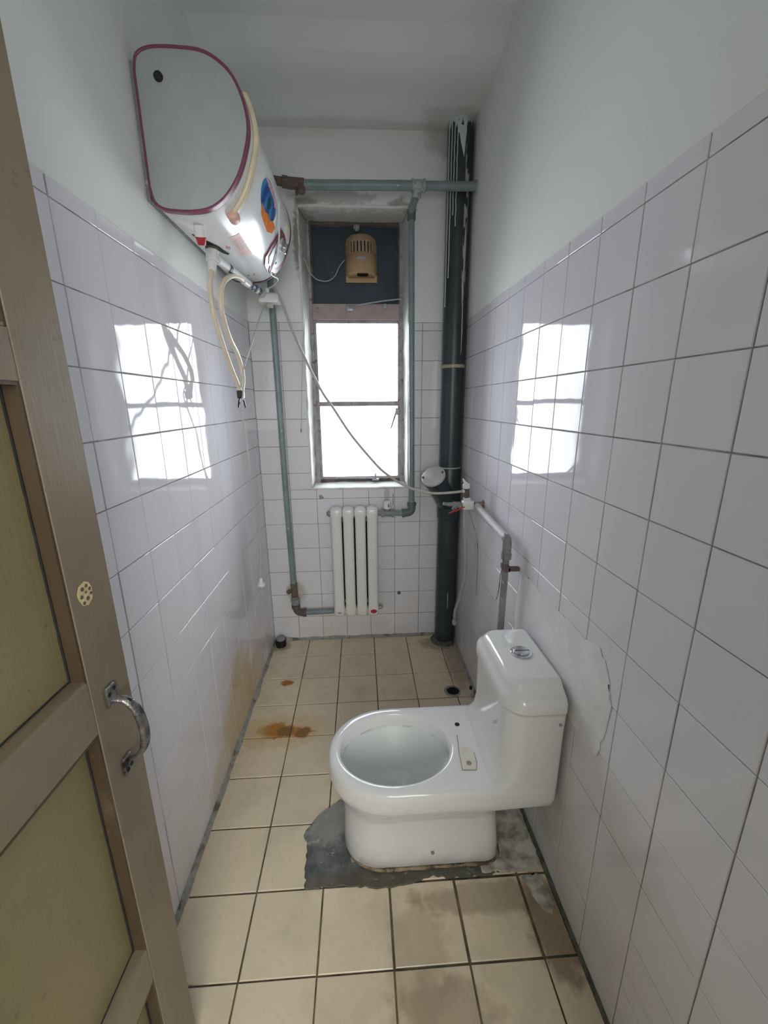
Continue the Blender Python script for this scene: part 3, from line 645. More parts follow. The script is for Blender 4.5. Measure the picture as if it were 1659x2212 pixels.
# ------------------------------------------------------------------ water valve group on the right wall
vy, vz = -.522, .997
v = thing('tap_manifold', (W, vy, vz), 'small white tee with tap and red lever on the right wall beside the soil pipe', 'tap')
bm = new(); cyl(bm, (W+.001, vy, vz), (1.095, vy, vz+.001), .0125, 14); cyl(bm, (W-.001, vy, vz), (W-.006, vy, vz), .020, 14); obj('wall_stub', bm, M['brass'], v, 40)
bm = new(); box(bm, 1.040, 1.092, vy-.019, vy+.019, vz-.020, vz+.020, .004); cyl(bm, (1.062, vy, vz+.018), (1.060, vy, vz+.035), .018, 12); obj('tee_body', bm, M['white_plastic'], v, 40)
bm = new(); cyl(bm, (1.060, vy, vz+.033), (1.056, vy, vz+.080), .013, 12); obj('riser', bm, M['rust'], v, 40)
bm = new(); cyl(bm, (1.056, vy, vz+.078), (1.055, vy, vz+.100), .017, 12, bev=.003); tube(bm, [(1.054, vy-.004, vz+.10), (1.046, vy-.008, vz+.108), (1.036, vy-.008, vz+.125)], [.009, .007, .003], 8); obj('riser_cap', bm, M['white_plastic'], v, 40)
bm = new(); cyl(bm, (1.040, vy, vz+.066), (1.056, vy, vz+.066), .009, 10); obj('hose_barb', bm, M['white_plastic'], v, 40)
bm = new(); tube(bm, smooth_path([(1.045, vy, vz), (1.02, vy, vz), (1.0, vy, vz+.003), (.975, vy, vz+.004), (.950, vy, vz+.008)], 3), [.011]*3+[.015]*4+[.010]*3+[.008]*3, 12); cyl(bm, (1.003, vy, vz), (1.000, vy-.022, vz-.016), .012, 12); cyl(bm, (1.030, vy, vz), (1.022, vy, vz), .016, 6); obj('tap', bm, M['pipe_grey'], v, 40)
bm = new(); tube(bm, [(.972, vy-.03, vz-.032), (.990, vy-.032, vz-.022), (1.004, vy-.032, vz-.020), (1.030, vy-.028, vz-.008), (1.046, vy-.026, vz-.004)], [.004, .007, .009, .006, .004], 8, flat=.5); obj('red_lever', bm, M['red'], v, 40)
p = thing('cold_water_pipe', (1.105, -.75, .985), 'white sloping pipe with grey elbow running down the right wall behind the toilet', 'pipe')
bm = new(); cyl(bm, (1.108, -.527, 1.000), (1.102, -.560, .997), .013, 12); obj('brass_socket', bm, M['pipe_grey'], p, 40)
bm = new(); tube(bm, [(1.103, -.550, .998), (1.102, -.75, .985), (1.100, -.945, .976)], .0135, 14); obj('sloping_pipe', bm, M['ppr'], p, 50)
EY, EZ = -.965, .975
bm = new(); tube(bm, elbow((1.100, EY+.02, EZ+.002), (1.100, EY, EZ), (1.100, EY, EZ-.065), .016), .0165, 14); obj('elbow', bm, M['pipe_grey'], p, 40)
bm = new(); cyl(bm, (1.100, EY, EZ-.055), (1.100, EY, EZ-.075), .019, 12); tube(bm, [(1.100, EY, EZ-.06), (1.098, EY, .6), (1.093, EY+.003, .02)], .0125, 14); obj('down_pipe', bm, M['pipe_grey'], p, 40)
bm = new(); box(bm, 1.098, W-.001, EY-.035, EY-.018, .862, .878, .002); box(bm, 1.085, 1.108, EY-.035, EY+.014, .860, .880, .003); obj('pipe_bracket', bm, M['rust'], p)
bm = new(); tube(bm, [(1.080, EY-.01, .935), (1.083, EY-.018, .925), (1.083, EY-.012, .86), (1.078, EY-.012, .84), (1.076, EY-.015, .79), (1.070, EY-.02, .76), (1.066, EY-.02, .745)], .0018, 6); obj('wire_tie', bm, M['iron'], p)

bm = new(); tube(bm, smooth_path([(.175, -.20, 1.99), (.207, -.22, 1.946), (.279, -.252, 1.754), (.384, -.284, 1.53), (.445, -.32, 1.439), (.529, -.36, 1.312), (.639, -.4, 1.181), (.694, -.432, 1.132), (.773, -.464, 1.084), (.84, -.49, 1.062), (.913, -.51, 1.052), (1.0, -.523, 1.058), (1.046, vy, vz+.066)]), .0062, 8)
tag(obj('inlet_hose', bm, M['pale_hose'], None, 60), 'long pale hose sagging across the window from heater to tap', 'hose')
bm = new(); tube(bm, smooth_path([(1.056, -.52, .985), (1.060, -.50, .924), (1.086, -.452, .717), (1.098, -.404, .57), (1.090, -.356, .44), (1.078, -.316, .336), (1.084, -.285, .255)]), .0085, 10); cyl(bm, (1.084, -.285, .262), (1.086, -.282, .232), .0135, 10, bev=.002)
tag(obj('drain_hose', bm, M['pale_hose'], None, 60), 'cream hose hanging from the tap beside the soil pipe', 'hose')
bm = new(); tube(bm, smooth_path([(1.066, -.525, .985), (1.085, -.53, .93), (1.120, -.52, .82), (1.132, -.51, .70), (1.136, -.50, .60), (1.136, -.50, .52)]), .0018, 6)
tag(obj('thin_cable', bm, M['mortar'], None), 'thin grey cable hanging down the right wall under the tap', 'cable')

# small pipe stub by the right wall, and capped waste pipe in the left corner
s_ = thing('pipe_stub', (1.105, -.60, 0), 'short thin pipe end standing by the right wall behind the toilet', 'pipe')
bm = new(); cyl(bm, (1.105, -.60, -.001), (1.104, -.60, .052), .0065, 10); obj('stub', bm, M['ppr'], s_, 40)
bm = new(); cyl(bm, (1.104, -.60, .050), (1.104, -.60, .066), .008, 10, bev=.001); obj('stub_cap', bm, M['clip'], s_, 40)
s_ = thing('capped_waste_pipe', (.050, -.062, 0), 'black capped waste pipe end on the floor in the left back corner', 'pipe')
bm = new(); cyl(bm, (.050, -.062, .0), (.050, -.062, .044), .032, 22, bev=.003); obj('socket', bm, M['clip'], s_, 40)
bm = new(); cyl(bm, (.050, -.062, .040), (.050, -.062, .056), .026, 22, bev=.004); obj('plug', bm, M['pipe_grey'], s_, 40)

# ------------------------------------------------------------------ water heater
P0 = [(.014,2.030),(.022,1.995),(.045,1.978),(.085,1.973),(.127,1.973),(.172,1.981),(.216,2.008),(.256,2.057),(.283,2.119),(.295,2.178),(.284,2.242),(.254,2.296),(.198,2.332),(.13,2.340),(.06,2.338),(.024,2.322),(.014,2.290)]
def prof_smooth(P, n=4):
    q = smooth_path([(x, 0, z) for x, z in P], n); return [(max(.014, v.x), v.z) for v in q]
PR = prof_smooth(P0); cxh, czh = .15, 2.155
SL = [0]
for a, b in zip(PR, PR[1:]): SL.append(SL[-1]+math.hypot(b[0]-a[0], b[1]-a[1]))
def surf(s, y, off=.001):
    s = s+.021
    for i in range(len(PR)-1):
        if SL[i+1] >= s: break
    t = (s-SL[i])/(SL[i+1]-SL[i]); a, b = PR[i], PR[i+1]; x, z = lerp(a[0], b[0], t), lerp(a[1], b[1], t)
    nx, nz = (b[1]-a[1]), -(b[0]-a[0]); L = math.hypot(nx, nz); return Vector((x+nx/L*off, y, z+nz/L*off))
def ring(y, ins): 
    out = []
    for (x, z) in PR:
        dx, dz = cxh-x, czh-z; L = math.hypot(dx, dz); out.append((x+dx/L*ins, y, z+dz/L*ins))
    return out
ht = thing('water_heater', (.15, -.67, 1.97), 'white D-shaped electric water heater hung high on the left wall', 'water heater')
HN, HF = -1.018, -.335
bm = new(); loft(bm, [ring(y, i) for y, i in ((HN+.004, .004), (HN+.014, 0), (-.67, 0), (HF-.014, 0), (HF-.004, .004))]); obj('body', bm, M['heater_white'], ht, 40)
for ya, yb, nm in ((HN+.008, HN-.006, 'near'), (HF-.008, HF+.006, 'far')):
    bm = new(); loft(bm, [ring(ya, -.0015), ring(yb, -.0005), ring(yb+(yb-ya)*.1, .003), ring(yb, .0065), ring(ya, .009)], False, False); obj('trim_ring', bm, M['pink'], ht, 60)
    bm = new(); loft(bm, [ring(ya, .005), ring(lerp(ya, yb, .85), .005), ring(lerp(ya, yb, 1.0), .030), ring(lerp(ya, yb, 1.15), .075)]); obj('end_cap', bm, M['heater_cap'], ht, 30)
bm = new(); cyl(bm, (.076, HN-.012, 2.272), (.076, HN-.003, 2.272), .0115, 20); obj('cap_hole', bm, M['dark_gap'], ht)
bm = new(); box(bm, .0005, .013, HN+.0, HF, 2.0, 2.31, .002); obj('wall_bracket', bm, M['pipe_grey'], ht)
def decal(name, poly, mat, off=.0012, th=.0012, parent=None, sub=6):
    """flat sticker bent round the heater's shell; poly in (arc length, y)"""
    n = len(poly); cs = sum(p[0] for p in poly)/n; cyy = sum(p[1] for p in poly)/n; P = []
    for i in range(n):
        a, b = poly[i], poly[(i+1) % n]
        for j in range(3): P.append((lerp(a[0], b[0], j/3), lerp(a[1], b[1], j/3)))
    bm = new(); m = len(P); prev = None; c0 = bm.verts.new(surf(cs, cyy, off))
    for k in range(1, sub+1):
        cur = [bm.verts.new(surf(lerp(cs, p[0], k/sub), lerp(cyy, p[1], k/sub), off)) for p in P]
        for i in range(m):
            j = (i+1) % m
            if prev: bm.faces.new((prev[i], cur[i], cur[j], prev[j]))
            else: bm.faces.new((c0, cur[i], cur[j]))
        prev = cur
    inn = [bm.verts.new(surf(p[0], p[1], off-th)) for p in P]
    for i in range(m): bm.faces.new((prev[i], inn[i], inn[(i+1) % m], prev[(i+1) % m]))
    return obj(name, bm, mat, parent or ht, 60)
ell = [(.355+.050*math.cos(a), -.737+.106*math.sin(a)) for a in [2*PI*k/22 for k in range(22)]]
s0 = decal('swirl_sticker', ell, M['swirl']); s0['label'] = 'oval blue swirl sticker with orange tail'
decal('orange_tail', [(.322,-.805),(.316,-.765),(.322,-.72),(.318,-.68),(.330,-.645),(.325,-.60),(.300,-.615),(.285,-.665),(.290,-.72),(.298,-.775)], M['orange'], .0020, .001, s0)
decal('pink_crescent', [(.392,-.815),(.401,-.76),(.402,-.71),(.392,-.665),(.372,-.640),(.368,-.66),(.380,-.70),(.386,-.76)], M['pale_pink'], .0020, .001, s0)
pn = decal('control_panel', [(.352,-.514),(.315,-.552),(.270,-.570),(.228,-.555),(.208,-.50),(.203,-.43),(.206,-.385),(.235,-.348),(.270,-.345),(.310,-.362),(.338,-.40),(.352,-.46)], M['pink'], .006, .006)
pg = decal('control_face', [(.332,-.498),(.305,-.532),(.270,-.548),(.240,-.535),(.224,-.49),(.225,-.43),(.252,-.39),(.285,-.378),(.318,-.40),(.334,-.45)], M['panel_grey'], .009, .004, pn)
bm = new(); cyl(bm, surf(.312, -.445, .008), surf(.312, -.445, .026), .019, 18, bev=.003); obj('dial', bm, M['chrome'], pn, 40)
for sv, yv in ((.275, -.50), (.262, -.47), (.250, -.44)):
    bm = new(); cyl(bm, surf(sv, yv, .008), surf(sv, yv, .011), .005, 10); obj('indicator', bm, M['label_ink'], pn, 40)
lb = decal('paper_label', [(.165, -.83), (.200, -.825), (.196, -.652), (.160, -.662)], M['salmon']); lb['label'] = 'salmon pink paper label under the heater'
for k in range(4):
    decal('print_line', [(.170+.0065*k, -.80), (.1725+.0065*k, -.80), (.1725+.0065*k, -.72+.01*(k % 2)), (.170+.0065*k, -.72+.01*(k % 2))], M['grey_print'], .002, .001, lb, 1)
decal('energy_label', [(.405, -.43), (.425, -.41), (.40, -.385), (.365, -.375), (.36, -.40), (.38, -.425)], M['tape'])
decal('scorch_mark', [(.060,-.865),(.075,-.85),(.088,-.82),(.098,-.80),(.112,-.77),(.118,-.73),(.125,-.70),(.118,-.695),(.104,-.715),(.098,-.74),(.085,-.745),(.078,-.78),(.072,-.80),(.064,-.84)], M['burn'], .0022, .002)
decal('diamond_mark', [(.135, -.775), (.146, -.755), (.140, -.735), (.130, -.752)], M['pale_pink'])
for q in range(5): decal('chipped_spot', [(.100+.012*q, -.45+.02*math.sin(q*3)), (.106+.012*q, -.445+.02*math.sin(q*3)), (.104+.012*q, -.425+.02*math.sin(q*3)), (.099+.012*q, -.43+.02*math.sin(q*3))], M['tape'] if q % 2 else M['mortar'])
# yellowed tape strap round the near end, with a knob at its lower end
bm = new(); pa = [surf(.215+.30*i/24, -.965 - .018*math.sin(PI*i/24) + .012*(1-i/24), .0075) for i in range(25)]
tube(bm, pa, [.006]+[.0085]*24, 8, flat=.9); obj('yellowed_tube', bm, M['tape'], ht, 60)
bm = new(); pa = [surf(.225+.28*i/24, -.945 - .015*math.sin(PI*i/24), .006) for i in range(25)]
tube(bm, pa, .008, 8, flat=.9); obj('yellowed_tube', bm, M['tape'], ht, 60)
bm = new(); q = surf(.215, -.945, .008); cyl(bm, q+Vector((0, -.016, 0)), q+Vector((0, .018, -.004)), .017, 12, bev=.005); obj('end_knob', bm, M['salmon'], ht, 50)
# relief valve and fittings under the tank
rv = thing('relief_valve', (.105, -.925, 1.97), 'white relief valve with red tip under the near end of the heater', 'valve')
bm = new(); cyl(bm, (.108, -.938, 1.975), (.106, -.925, 1.948), .016, 14, r2=.017); obj('valve_body', bm, M['white_plastic'], rv, 40)
bm = new(); cyl(bm, (.106, -.925, 1.949), (.105, -.918, 1.926), .0155, 14, r2=.012, bev=.003); obj('red_tip', bm, M['red'], rv, 40)
bm = new(); cyl(bm, (.087, -.765, 1.974), (.087, -.765, 1.962), .022, 6); obj('rusty_nut', bm, M['rust'], ht, 40)

pv = thing('outlet_pipe', (.11, -.45, 1.945), 'white plastic pipe with blue print under the heater', 'pipe')
bm = new(); tube(bm, [(.100, -.765, 1.935), (.115, -.45, 1.948), (.140, -.17, 1.952)], .0145, 14); obj('pipe_length', bm, M['ppr'], pv, 50)
for yv, hw_ in ((-.66, .008), (-.40, .012), (-.36, .006), (-.30, .010)):
    tq = (yv+.765)/.595; xq = .100+.04*tq; zq = 1.935+.018*tq
    bm = new(); tube(bm, [(xq, yv-hw_, zq), (xq+.002, yv+hw_, zq)], .0150, 14)
    bmesh.ops.delete(bm, geom=[f for f in bm.faces if f.calc_center_median().x < xq+.001 or f.calc_center_median().z > zq+.012], context='FACES'); obj('blue_print', bm, M['label_ink'], pv)
bm = new(); cyl(bm, (.087, -.765, 1.962), (.086, -.770, 1.925), .021, 14, bev=.002); cyl(bm, (.086, -.770, 1.930), (.085, -.785, 1.890), .0155, 12, r2=.012); obj('hose_fitting', bm, M['white_plastic'], pv, 40)
bm = new(); cyl(bm, (.118, -.44, 1.940), (.116, -.50, 1.938), .012, 12); obj('side_outlet', bm, M['white_plastic'], pv, 40)
bm = new(); tube(bm, smooth_path([(.086, -.775, 1.915), (.085, -.79, 1.89), (.0855, -.823, 1.838), (.087, -.820, 1.76), (.090, -.769, 1.673), (.093, -.697, 1.588), (.097, -.640, 1.530), (.1, -.629, 1.497), (.101, -.632, 1.480)]), .0085, 10)
tag(obj('shower_hose', bm, M['cream_hose'], None, 60), 'cream hose hanging nearest from the white fitting under the heater down to the clip', 'hose')
bm = new(); tube(bm, smooth_path([(.116, -.49, 1.938), (.115, -.547, 1.937), (.113, -.63, 1.921), (.111, -.729, 1.881), (.108, -.781, 1.834), (.106, -.790, 1.771), (.104, -.729, 1.700), (.103, -.640, 1.652), (.102, -.585, 1.597), (.101, -.580, 1.548), (.1, -.610, 1.505), (.099, -.625, 1.485)]), .0085, 10)
tag(obj('outlet_hose', bm, M['cream_hose'], None, 60), 'cream hose arching from the side of the printed pipe down to the clip', 'hose')
ck = thing('binder_clip', (.10, -.627, 1.49), 'black spring clip pinching the two cream hoses together', 'clip')
bm = new(); box(bm, .088, .112, -.643, -.611, 1.482, 1.512, .003); obj('clip_body', bm, M['clip'], ck)
bm = new(); tube(bm, [(.10, -.640, 1.488), (.098, -.655, 1.470), (.098, -.668, 1.448)], .0035, 6, flat=1); obj('clip_arm', bm, M['clip'], ck)
bm = new(); tube(bm, [(.10, -.614, 1.490), (.102, -.598, 1.472), (.102, -.582, 1.446)], .0035, 6, flat=1); obj('clip_arm', bm, M['clip'], ck)
# socket box and cables
sb = thing('power_socket', (.158, -.20, 1.93), 'white plug-in socket block hanging below the far end of the heater', 'socket')
bm = new(); 
sqr = lambda cx, cyy, hx, hy, z: rrect(cx, cyy, hx, hy, min(hx, hy)*.45, z)
loft(bm, [sqr(.160, -.20, .034, .022, 1.962), sqr(.160, -.20, .046, .030, 1.952), sqr(.158, -.205, .050, .032, 1.928), sqr(.160, -.205, .048, .030, 1.918)]); obj('socket_body', bm, M['white_plastic'], sb, 50)
bm = new(); box(bm, .142, .172, -.215, -.190, 1.900, 1.920, .004); obj('plug_base', bm, M['pale_hose'], sb)
bm = new(); cyl(bm, (.150, -.20, 1.960), (.150, -.20, 1.985), .010, 10); obj('cable_gland', bm, M['white_plastic'], sb, 40)
bm = new(); tube(bm, smooth_path([surf(.395, -.64, .006), surf(.36, -.60, .006), surf(.31, -.55, .012), surf(.26, -.49, .014), surf(.21, -.42, .012), (.225, -.33, 1.990), (.190, -.25, 1.985), (.152, -.20, 1.982)]), .0032, 7)
obj('power_cable', bm, M['white_plastic'], ht, 60)
co = thing('plug_cord', (.08, -.52, .66), 'thin white cord with a plug hanging low against the left wall tiles', 'power cord')
bm = new(); tube(bm, smooth_path([(.150, -.205, 1.918), (.138, -.24, 1.895), (.132, -.352, 1.815), (.124, -.468, 1.714), (.116, -.558, 1.635), (.110, -.592, 1.596), (.107, -.625, 1.539), (.1145, -.648, 1.497), (.101, -.648, 1.442), (.099, -.611, 1.353), (.096, -.592, 1.246), (.093, -.568, 1.134), (.091, -.512, .987), (.088, -.480, .885), (.085, -.486, .77), (.083, -.505, .697), (.082, -.512, .65)]), .0030, 7); obj('cord', bm, M['pale_hose'], co, 60)
bm = new(); cyl(bm, (.082, -.512, .655), (.082, -.513, .630), .008, 10, r2=.010); cyl(bm, (.082, -.513, .632), (.083, -.514, .612), .018, 14, bev=.005); obj('plug_body', bm, M['white_plastic'], co, 40)
for dx, dy in ((-.006, 0), (.006, 0), (0, .008)):
    bm = new(); box(bm, .082+dx-.0015, .082+dx+.0015, -.515+dy-.003, -.515+dy+.003, .594, .614); obj('pin', bm, M['chrome'], co)
ps = thing('pull_string', (.26, -.03, 1.5), 'thin pale string with tiny weight hanging left of the window', 'string')
bm = new(); tube(bm, [(.30, -.018, 1.90), (.279, -.018, 1.76), (.262, -.018, 1.55), (.245, -.018, 1.322)], .0012, 5); obj('string', bm, M['pale_hose'], ps)
bm = new(); cyl(bm, (.245, -.018, 1.325), (.244, -.018, 1.305), .004, 8); obj('weight', bm, M['rod'], ps)

# ------------------------------------------------------------------ toilet
tl = thing('toilet', (.75, -1.255, .0045), 'white one-piece toilet without seat or lid, back against the right wall', 'toilet')
TY = -1.255
def outline(xf, xb, hw, rx, rb, z, sideinset=0):
    """plan outline: half-ellipse front at x=xf, straight sides, rounded back corners at xb"""
    pts = []; n = 32; cx = xf+rx
    for k in range(n+1):
        a = PI/2 + PI*k/n; e = .92
        c, s = math.cos(a), math.sin(a)
        pts.append((cx + rx*(-abs(c)**e if c < 0 else abs(c)**e), TY + hw*(abs(s)**e)*(1 if s > 0 else -1), z))
    for k in range(1, 8):
        t = k/8; x = lerp(cx, xb-rb, t); pts.append((x, TY-hw+sideinset*math.sin(PI*min(1, t*1.15))**.5 if sideinset and t < .87 else TY-hw, z))
    for k in range(7):
        a = -PI/2+PI/2*k/6; pts.append((xb-rb+rb*math.cos(a), TY-hw+rb+rb*math.sin(a), z))
    for k in range(1, 8): pts.append((xb, lerp(TY-hw+rb, TY+hw-rb, k/8), z))
    for k in range(7):
        a = PI/2*k/6; pts.append((xb-rb+rb*math.cos(a), TY+hw-rb+rb*math.sin(a), z))
    for k in range(1, 8):
        t = k/8; x = lerp(xb-rb, cx, t); tt = 1-t; pts.append((x, TY+hw-(sideinset*math.sin(PI*min(1, tt*1.15))**.5 if sideinset and tt < .87 else 0), z))
    return pts
rings = [outline(.497, 1.000, .116, .125, .05, .0050), outline(.487, 1.004, .122, .13, .055, .012), outline(.487, 1.000, .122, .13, .055, .05, .004), outline(.490, .992, .121, .135, .05, .12, .008), outline(.488, .985, .124, .14, .05, .19, .008), outline(.480, .98, .138, .15, .05, .235, .004),
         outline(.468, .985, .156, .17, .05, .262), outline(.456, 1.000, .169, .20, .05, .280), outline(.449, 1.128, .176, .212, .020, .296), outline(.446, 1.130, .1795, .216, .018, .318), outline(.446, 1.130, .1795, .216, .018, .348), outline(.448, 1.130, .178, .215, .018, .360), outline(.4545, 1.128, .172, .209, .016, .3675), outline(.465, 1.122, .162, .199, .016, .3700)]
ref = rings[-1]
def hole(rx, ry, z, cx=.664):
    out = []
    for i, p in enumerate(ref):
        # match by direction, spread back half evenly
        if i <= 32: a = PI/2+PI*i/32
        else: a = 3*PI/2 + PI*(i-32)/(len(ref)-32)
        out.append((cx+rx*math.cos(a), TY+ry*math.sin(a), z))
    return out
rings += [hole(.192, .152, .3702), hole(.185, .1465, .3690), hole(.181, .1430, .364), hole(.179, .1415, .345), hole(.179, .1415, .325), hole(.176, .139, .318), hole(.170, .134, .312), hole(.155, .121, .285), hole(.130, .100, .255), hole(.095, .072, .230), hole(.06, .045, .215), hole(.02, .015, .212)]
bm = new(); loft(bm, rings); bm.faces.ensure_lookup_table(); nr = len(ref)
for f_ in bm.faces[nr*18:]: f_.material_index = 1
bm.faces[nr*(len(rings)-1)].material_index = 0
tb = obj('pan', bm, [M['ceramic'], M['bowl']], tl, 50)
bm = new(); loft(bm, [hole(.070, .054, .219), hole(.069, .053, .2205)]); obj('bowl_water', bm, M['bowl_water'], tl)
def tank_ring(x0, x1, hw, rc, z):
    pts = []
    def arc(cx, cyy, a0):
        for k in range(9): a = a0+PI/2*k/8; pts.append((cx+rc*math.cos(a), cyy+rc*math.sin(a), z))
    arc(x0+rc, TY+hw-rc, PI/2); arc(x0+rc, TY-hw+rc, PI)
    rb = .014
    for k in range(5): a = 3*PI/2+PI/2*k/4; pts.append((x1-rb+rb*math.cos(a), TY-hw+rb+rb*math.sin(a), z))
    for k in range(5): a = PI/2*k/4; pts.append((x1-rb+rb*math.cos(a), TY+hw-rb+rb*math.sin(a), z))
    return pts
bm = new()
loft(bm, [tank_ring(.930, 1.130, .178, .045, .360), tank_ring(.934, 1.130, .178, .05, .372), tank_ring(.946, 1.130, .178, .055, .385), tank_ring(.958, 1.130, .178, .06, .41), tank_ring(.964, 1.130, .1785, .065, .46), tank_ring(.962, 1.130, .179, .068, .56), tank_ring(.960, 1.131, .180, .07, .615), tank_ring(.965, 1.130, .175, .068, .6185)])
obj('tank', bm, M['ceramic'], tl, 50)
bm = new()
loft(bm, [tank_ring(.961, 1.130, .177, .068, .6215), tank_ring(.955, 1.132, .183, .07, .626), tank_ring(.955, 1.132, .183, .07, .645), tank_ring(.957, 1.131, .181, .068, .657), tank_ring(.962, 1.130, .173, .063, .666), tank_ring(.967, 1.130, .161, .056, .673), tank_ring(.970, 1.129, .150, .050, .682), tank_ring(.973, 1.128, .144, .047, .692), tank_ring(.979, 1.126, .137, .043, .6995), tank_ring(.990, 1.118, .124, .036, .7035)])
obj('tank_lid', bm, M['ceramic'], tl, 50)
bm = new(); cyl(bm, (1.058, -1.262, .702), (1.058, -1.262, .7085), .033, 32, bev=.002); fbz = obj('flush_button', bm, M['chrome'], tl, 40); fbz['label'] = 'round chrome flush button on the tank lid'
bm = new(); cyl(bm, (1.058, -1.262, .7080), (1.058, -1.262, .7125), .024, 28, bev=.002); obj('button_press', bm, M['chrome'], fbz, 40)
bm = new(); box(bm, 1.034, 1.082, -1.2632, -1.2608, .7120, .7130); obj('button_split', bm, M['dark_gap'], fbz)
for yv in (-1.178, -1.338):
    bm = new(); cyl(bm, (.888, yv, .3695), (.888, yv, .3711), .0085, 18); obj('seat_bolt_hole', bm, M['fan_dark' if yv < -1.2 else 'dark_gap'], tl)
bm = new(); slab(bm, [(.862,-1.362),(.905,-1.364),(.912,-1.340),(.914,-1.30),(.906,-1.275),(.878,-1.272),(.866,-1.30)], .3694, .3706, .0015); ad = obj('adhesive_residue', bm, M['sticky'], tl)
E_ = [(.862,-1.362),(.905,-1.364),(.913,-1.340),(.915,-1.30)]
bm = new(); tube(bm, [(x, y, .3708) for x, y in E_], .0011, 5); tube(bm, [(.862, -1.362, .3708), (.866, -1.30, .3708), (.872, -1.262, .3708), (.876, -1.225, .3708)], .0011, 5); obj('residue_edge', bm, M['adhesive_edge'], tl)
bm = new(); cyl(bm, (.775, TY-.1155, .060), (.775, TY-.122, .060), .0055, 12); obj('fixing_hole', bm, M['fan_dark'], tl)
bm = new(); cyl(bm, (1.112, TY-.179, .588), (1.112, TY-.1815, .588), .005, 12); obj('fixing_hole', bm, M['grey_print'], tl)
bm = new(); o1 = outline(.495, 1.004, .126, .13, .055, .0062); o1 = o1[:]; tube(bm, [Vector(p)+Vector((0, 0, .0015+.002*noise.noise(Vector(p)*50))) for p in o1+[o1[0]]], [.0055+.0028*noise.noise(Vector(p)*40+Vector((3, 0, 0))) for p in o1+[o1[0]]], 7); obj('caulk_bead', bm, M['caulk'], tl, 60)

# ------------------------------------------------------------------ the open door at the left
DO = Vector((.153, -1.706, 0)); dh = Vector((.0257, .99967, 0)); dn = Vector((.99967, -.0257, 0))
dr = struct(empty('door_1', DO+dh*-.325))
def dbox(name, u0, u1, z0, z1, d0, d1, mat, parent=None, bev=.0015):
    bm = new(); box(bm, u0, u1, d0, d1, z0, z1, bev, 1)
    # local (u, d, z) -> world
    mt = Matrix(((dh.x, dn.x, 0, DO.x), (dh.y, dn.y, 0, DO.y), (0, 0, 1, 0), (0, 0, 0, 1)))
    bmesh.ops.transform(bm, matrix=mt, verts=bm.verts); return obj(name, bm, mat, parent or dr)
def D(u, z, d): return DO+dh*u+dn*d+Vector((0, 0, z))
L_ = -.655
dbox('stile', -.092, 0, .008, 2.02, -.040, 0, M['door_frame']); dbox('stile', L_, L_+.092, .008, 2.02, -.040, 0, M['door_frame'])
rails = [(.008, .125), (.385, .470), (.957, 1.052), (1.488, 1.552), (1.93, 2.02)]
for z0, z1 in rails: dbox('rail', L_+.092, -.092, z0, z1, -.0395, -.0005, M['door_frame'])
for (a, b) in zip(rails, rails[1:]):
    z0, z1 = a[1], b[0]; dbox('panel', L_+.093, -.093, z0+.0005, z1-.0005, -.029, -.0225, M['door_panel'], bev=0)
    # brown beads lining the recess, its shadow painted in with the grime, with a dirty gap line at the panel edge
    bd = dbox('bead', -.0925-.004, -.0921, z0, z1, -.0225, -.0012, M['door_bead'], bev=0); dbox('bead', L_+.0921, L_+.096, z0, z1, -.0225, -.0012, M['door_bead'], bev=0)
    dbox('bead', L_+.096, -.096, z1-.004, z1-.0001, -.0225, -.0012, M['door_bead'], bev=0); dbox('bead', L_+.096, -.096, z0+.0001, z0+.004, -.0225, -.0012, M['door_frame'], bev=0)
    bm = new(); 
    n = 30; tube(bm, [D(-.0985+.0008*noise.noise(Vector((i*.9, z0*9, 0))), lerp(z0+.004, z1-.004, i/n), -.0222) for i in range(n+1)], [.0016+.0012*abs(noise.noise(Vector((i*.7, z0*5, 4)))) for i in range(n+1)], 5)
    tube(bm, [D(lerp(L_+.1, -.0985, i/n), z0+.0065+.0006*noise.noise(Vector((i*.8, z0*3, 2))), -.0222) for i in range(n+1)], .0016, 5)
    tube(bm, [D(lerp(L_+.1, -.0985, i/n), z1-.0065, -.0222) for i in range(n+1)], .0010, 5)
    obj('panel_gap', bm, M['dark_gap'], dr)
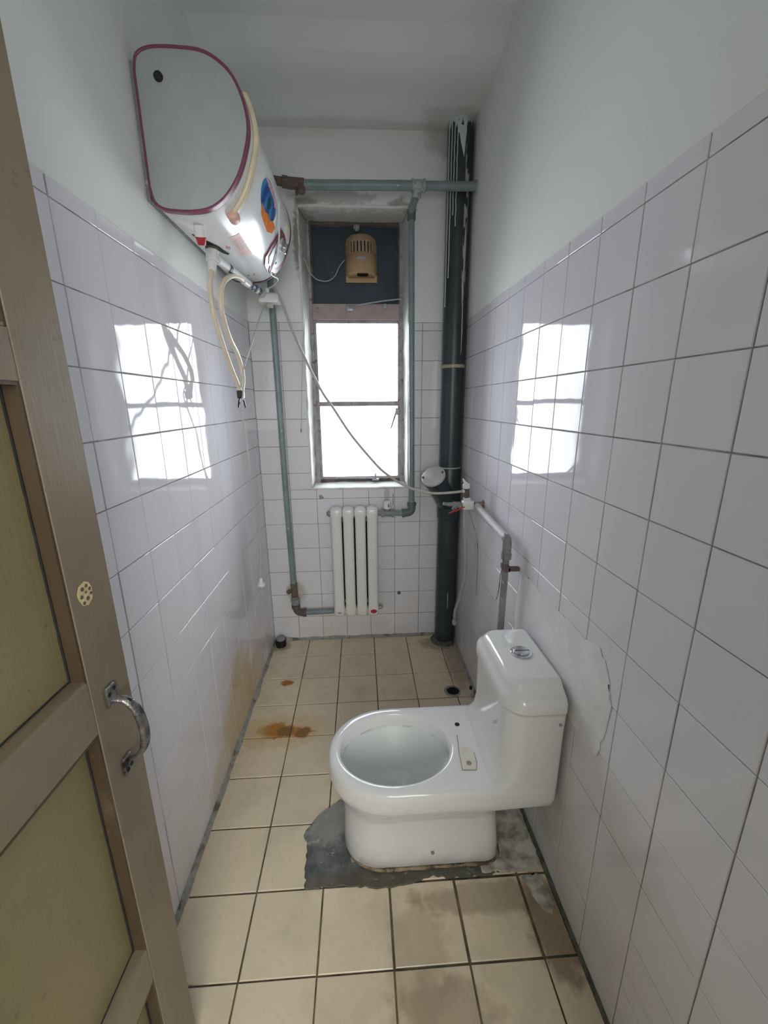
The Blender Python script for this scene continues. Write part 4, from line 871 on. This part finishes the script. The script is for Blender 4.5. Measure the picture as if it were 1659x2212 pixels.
# pull handle
bm = new()
P_ = smooth_path([D(-.052, .990, .004), D(-.050, .985, .022), D(-.048, .962, .036), D(-.047, .925, .041), D(-.046, .890, .036), D(-.046, .868, .020), D(-.046, .862, .004)], 5)
k = len(P_); tube(bm, P_, [.0058+.0030*math.sin(PI*i/(k-1)) for i in range(k)], 10, flat=.62, up=tuple(dn)); ph = obj('pull_handle', bm, M['iron'], dr, 60)
dbox('handle_plate', -.066, -.040, .980, 1.018, 0, .0045, M['iron'], ph, .003); dbox('handle_plate', -.060, -.034, .836, .872, 0, .0045, M['iron'], ph, .003)
for u, z in ((-.060, 1.004), (-.047, 1.008), (-.052, .845), (-.042, .848)):
    bm = new(); cyl(bm, D(u, z, .0042), D(u, z, .0055), .0038, 10); obj('screw_hole', bm, M['black'], ph)
# filled old lock hole
bm = new(); c = D(-.060, 1.184, 0); q = [D(-.060+.0155*math.cos(a)*(1+.25*noise.noise(Vector((math.cos(a), math.sin(a), 5))*2)), 1.184+.019*math.sin(a)*(1+.25*noise.noise(Vector((math.cos(a), math.sin(a), 9))*2)), 0) for a in [2*PI*i/22 for i in range(22)]]
loft(bm, [[p-dn*.001 for p in q], [p+dn*.0007 for p in q]]); lf = obj('filled_lock_hole', bm, M['filler'], dr)
for du, dz, rr_ in ((-.005, .009, .0035), (.004, .011, .003), (.010, .004, .003), (-.009, -.002, .0032), (.003, -.009, .0035), (-.006, -.013, .003), (.011, -.004, .0025), (.001, .002, .002)):
    bm = new(); cyl(bm, D(-.060+du, 1.184+dz, .0004), D(-.060+du, 1.184+dz, .0012), rr_, 8); obj('screw_hole', bm, M['rust'], lf)
for z in (.30, 1.1, 1.80):
    bm = new(); cyl(bm, D(L_-.004, z-.04, .002), D(L_-.004, z+.04, .002), .006, 10); obj('hinge', bm, M['iron'], dr, 40)
# door frame lining
tf = struct(empty('trim_1', (.51, YD, 0)))
for a in ((DX0, DX0+.035, 0, DZ), (DX1-.035, DX1, 0, DZ)):
    bm = new(); box(bm, a[0], a[1], YD-.12, YD+.006, a[2], a[3], .002, 1); obj('jamb', bm, M['door_frame'], tf)
bm = new(); box(bm, DX0+.035, DX1-.035, YD-.12, YD+.006, DZ-.035, DZ, .002, 1); obj('head', bm, M['door_frame'], tf)
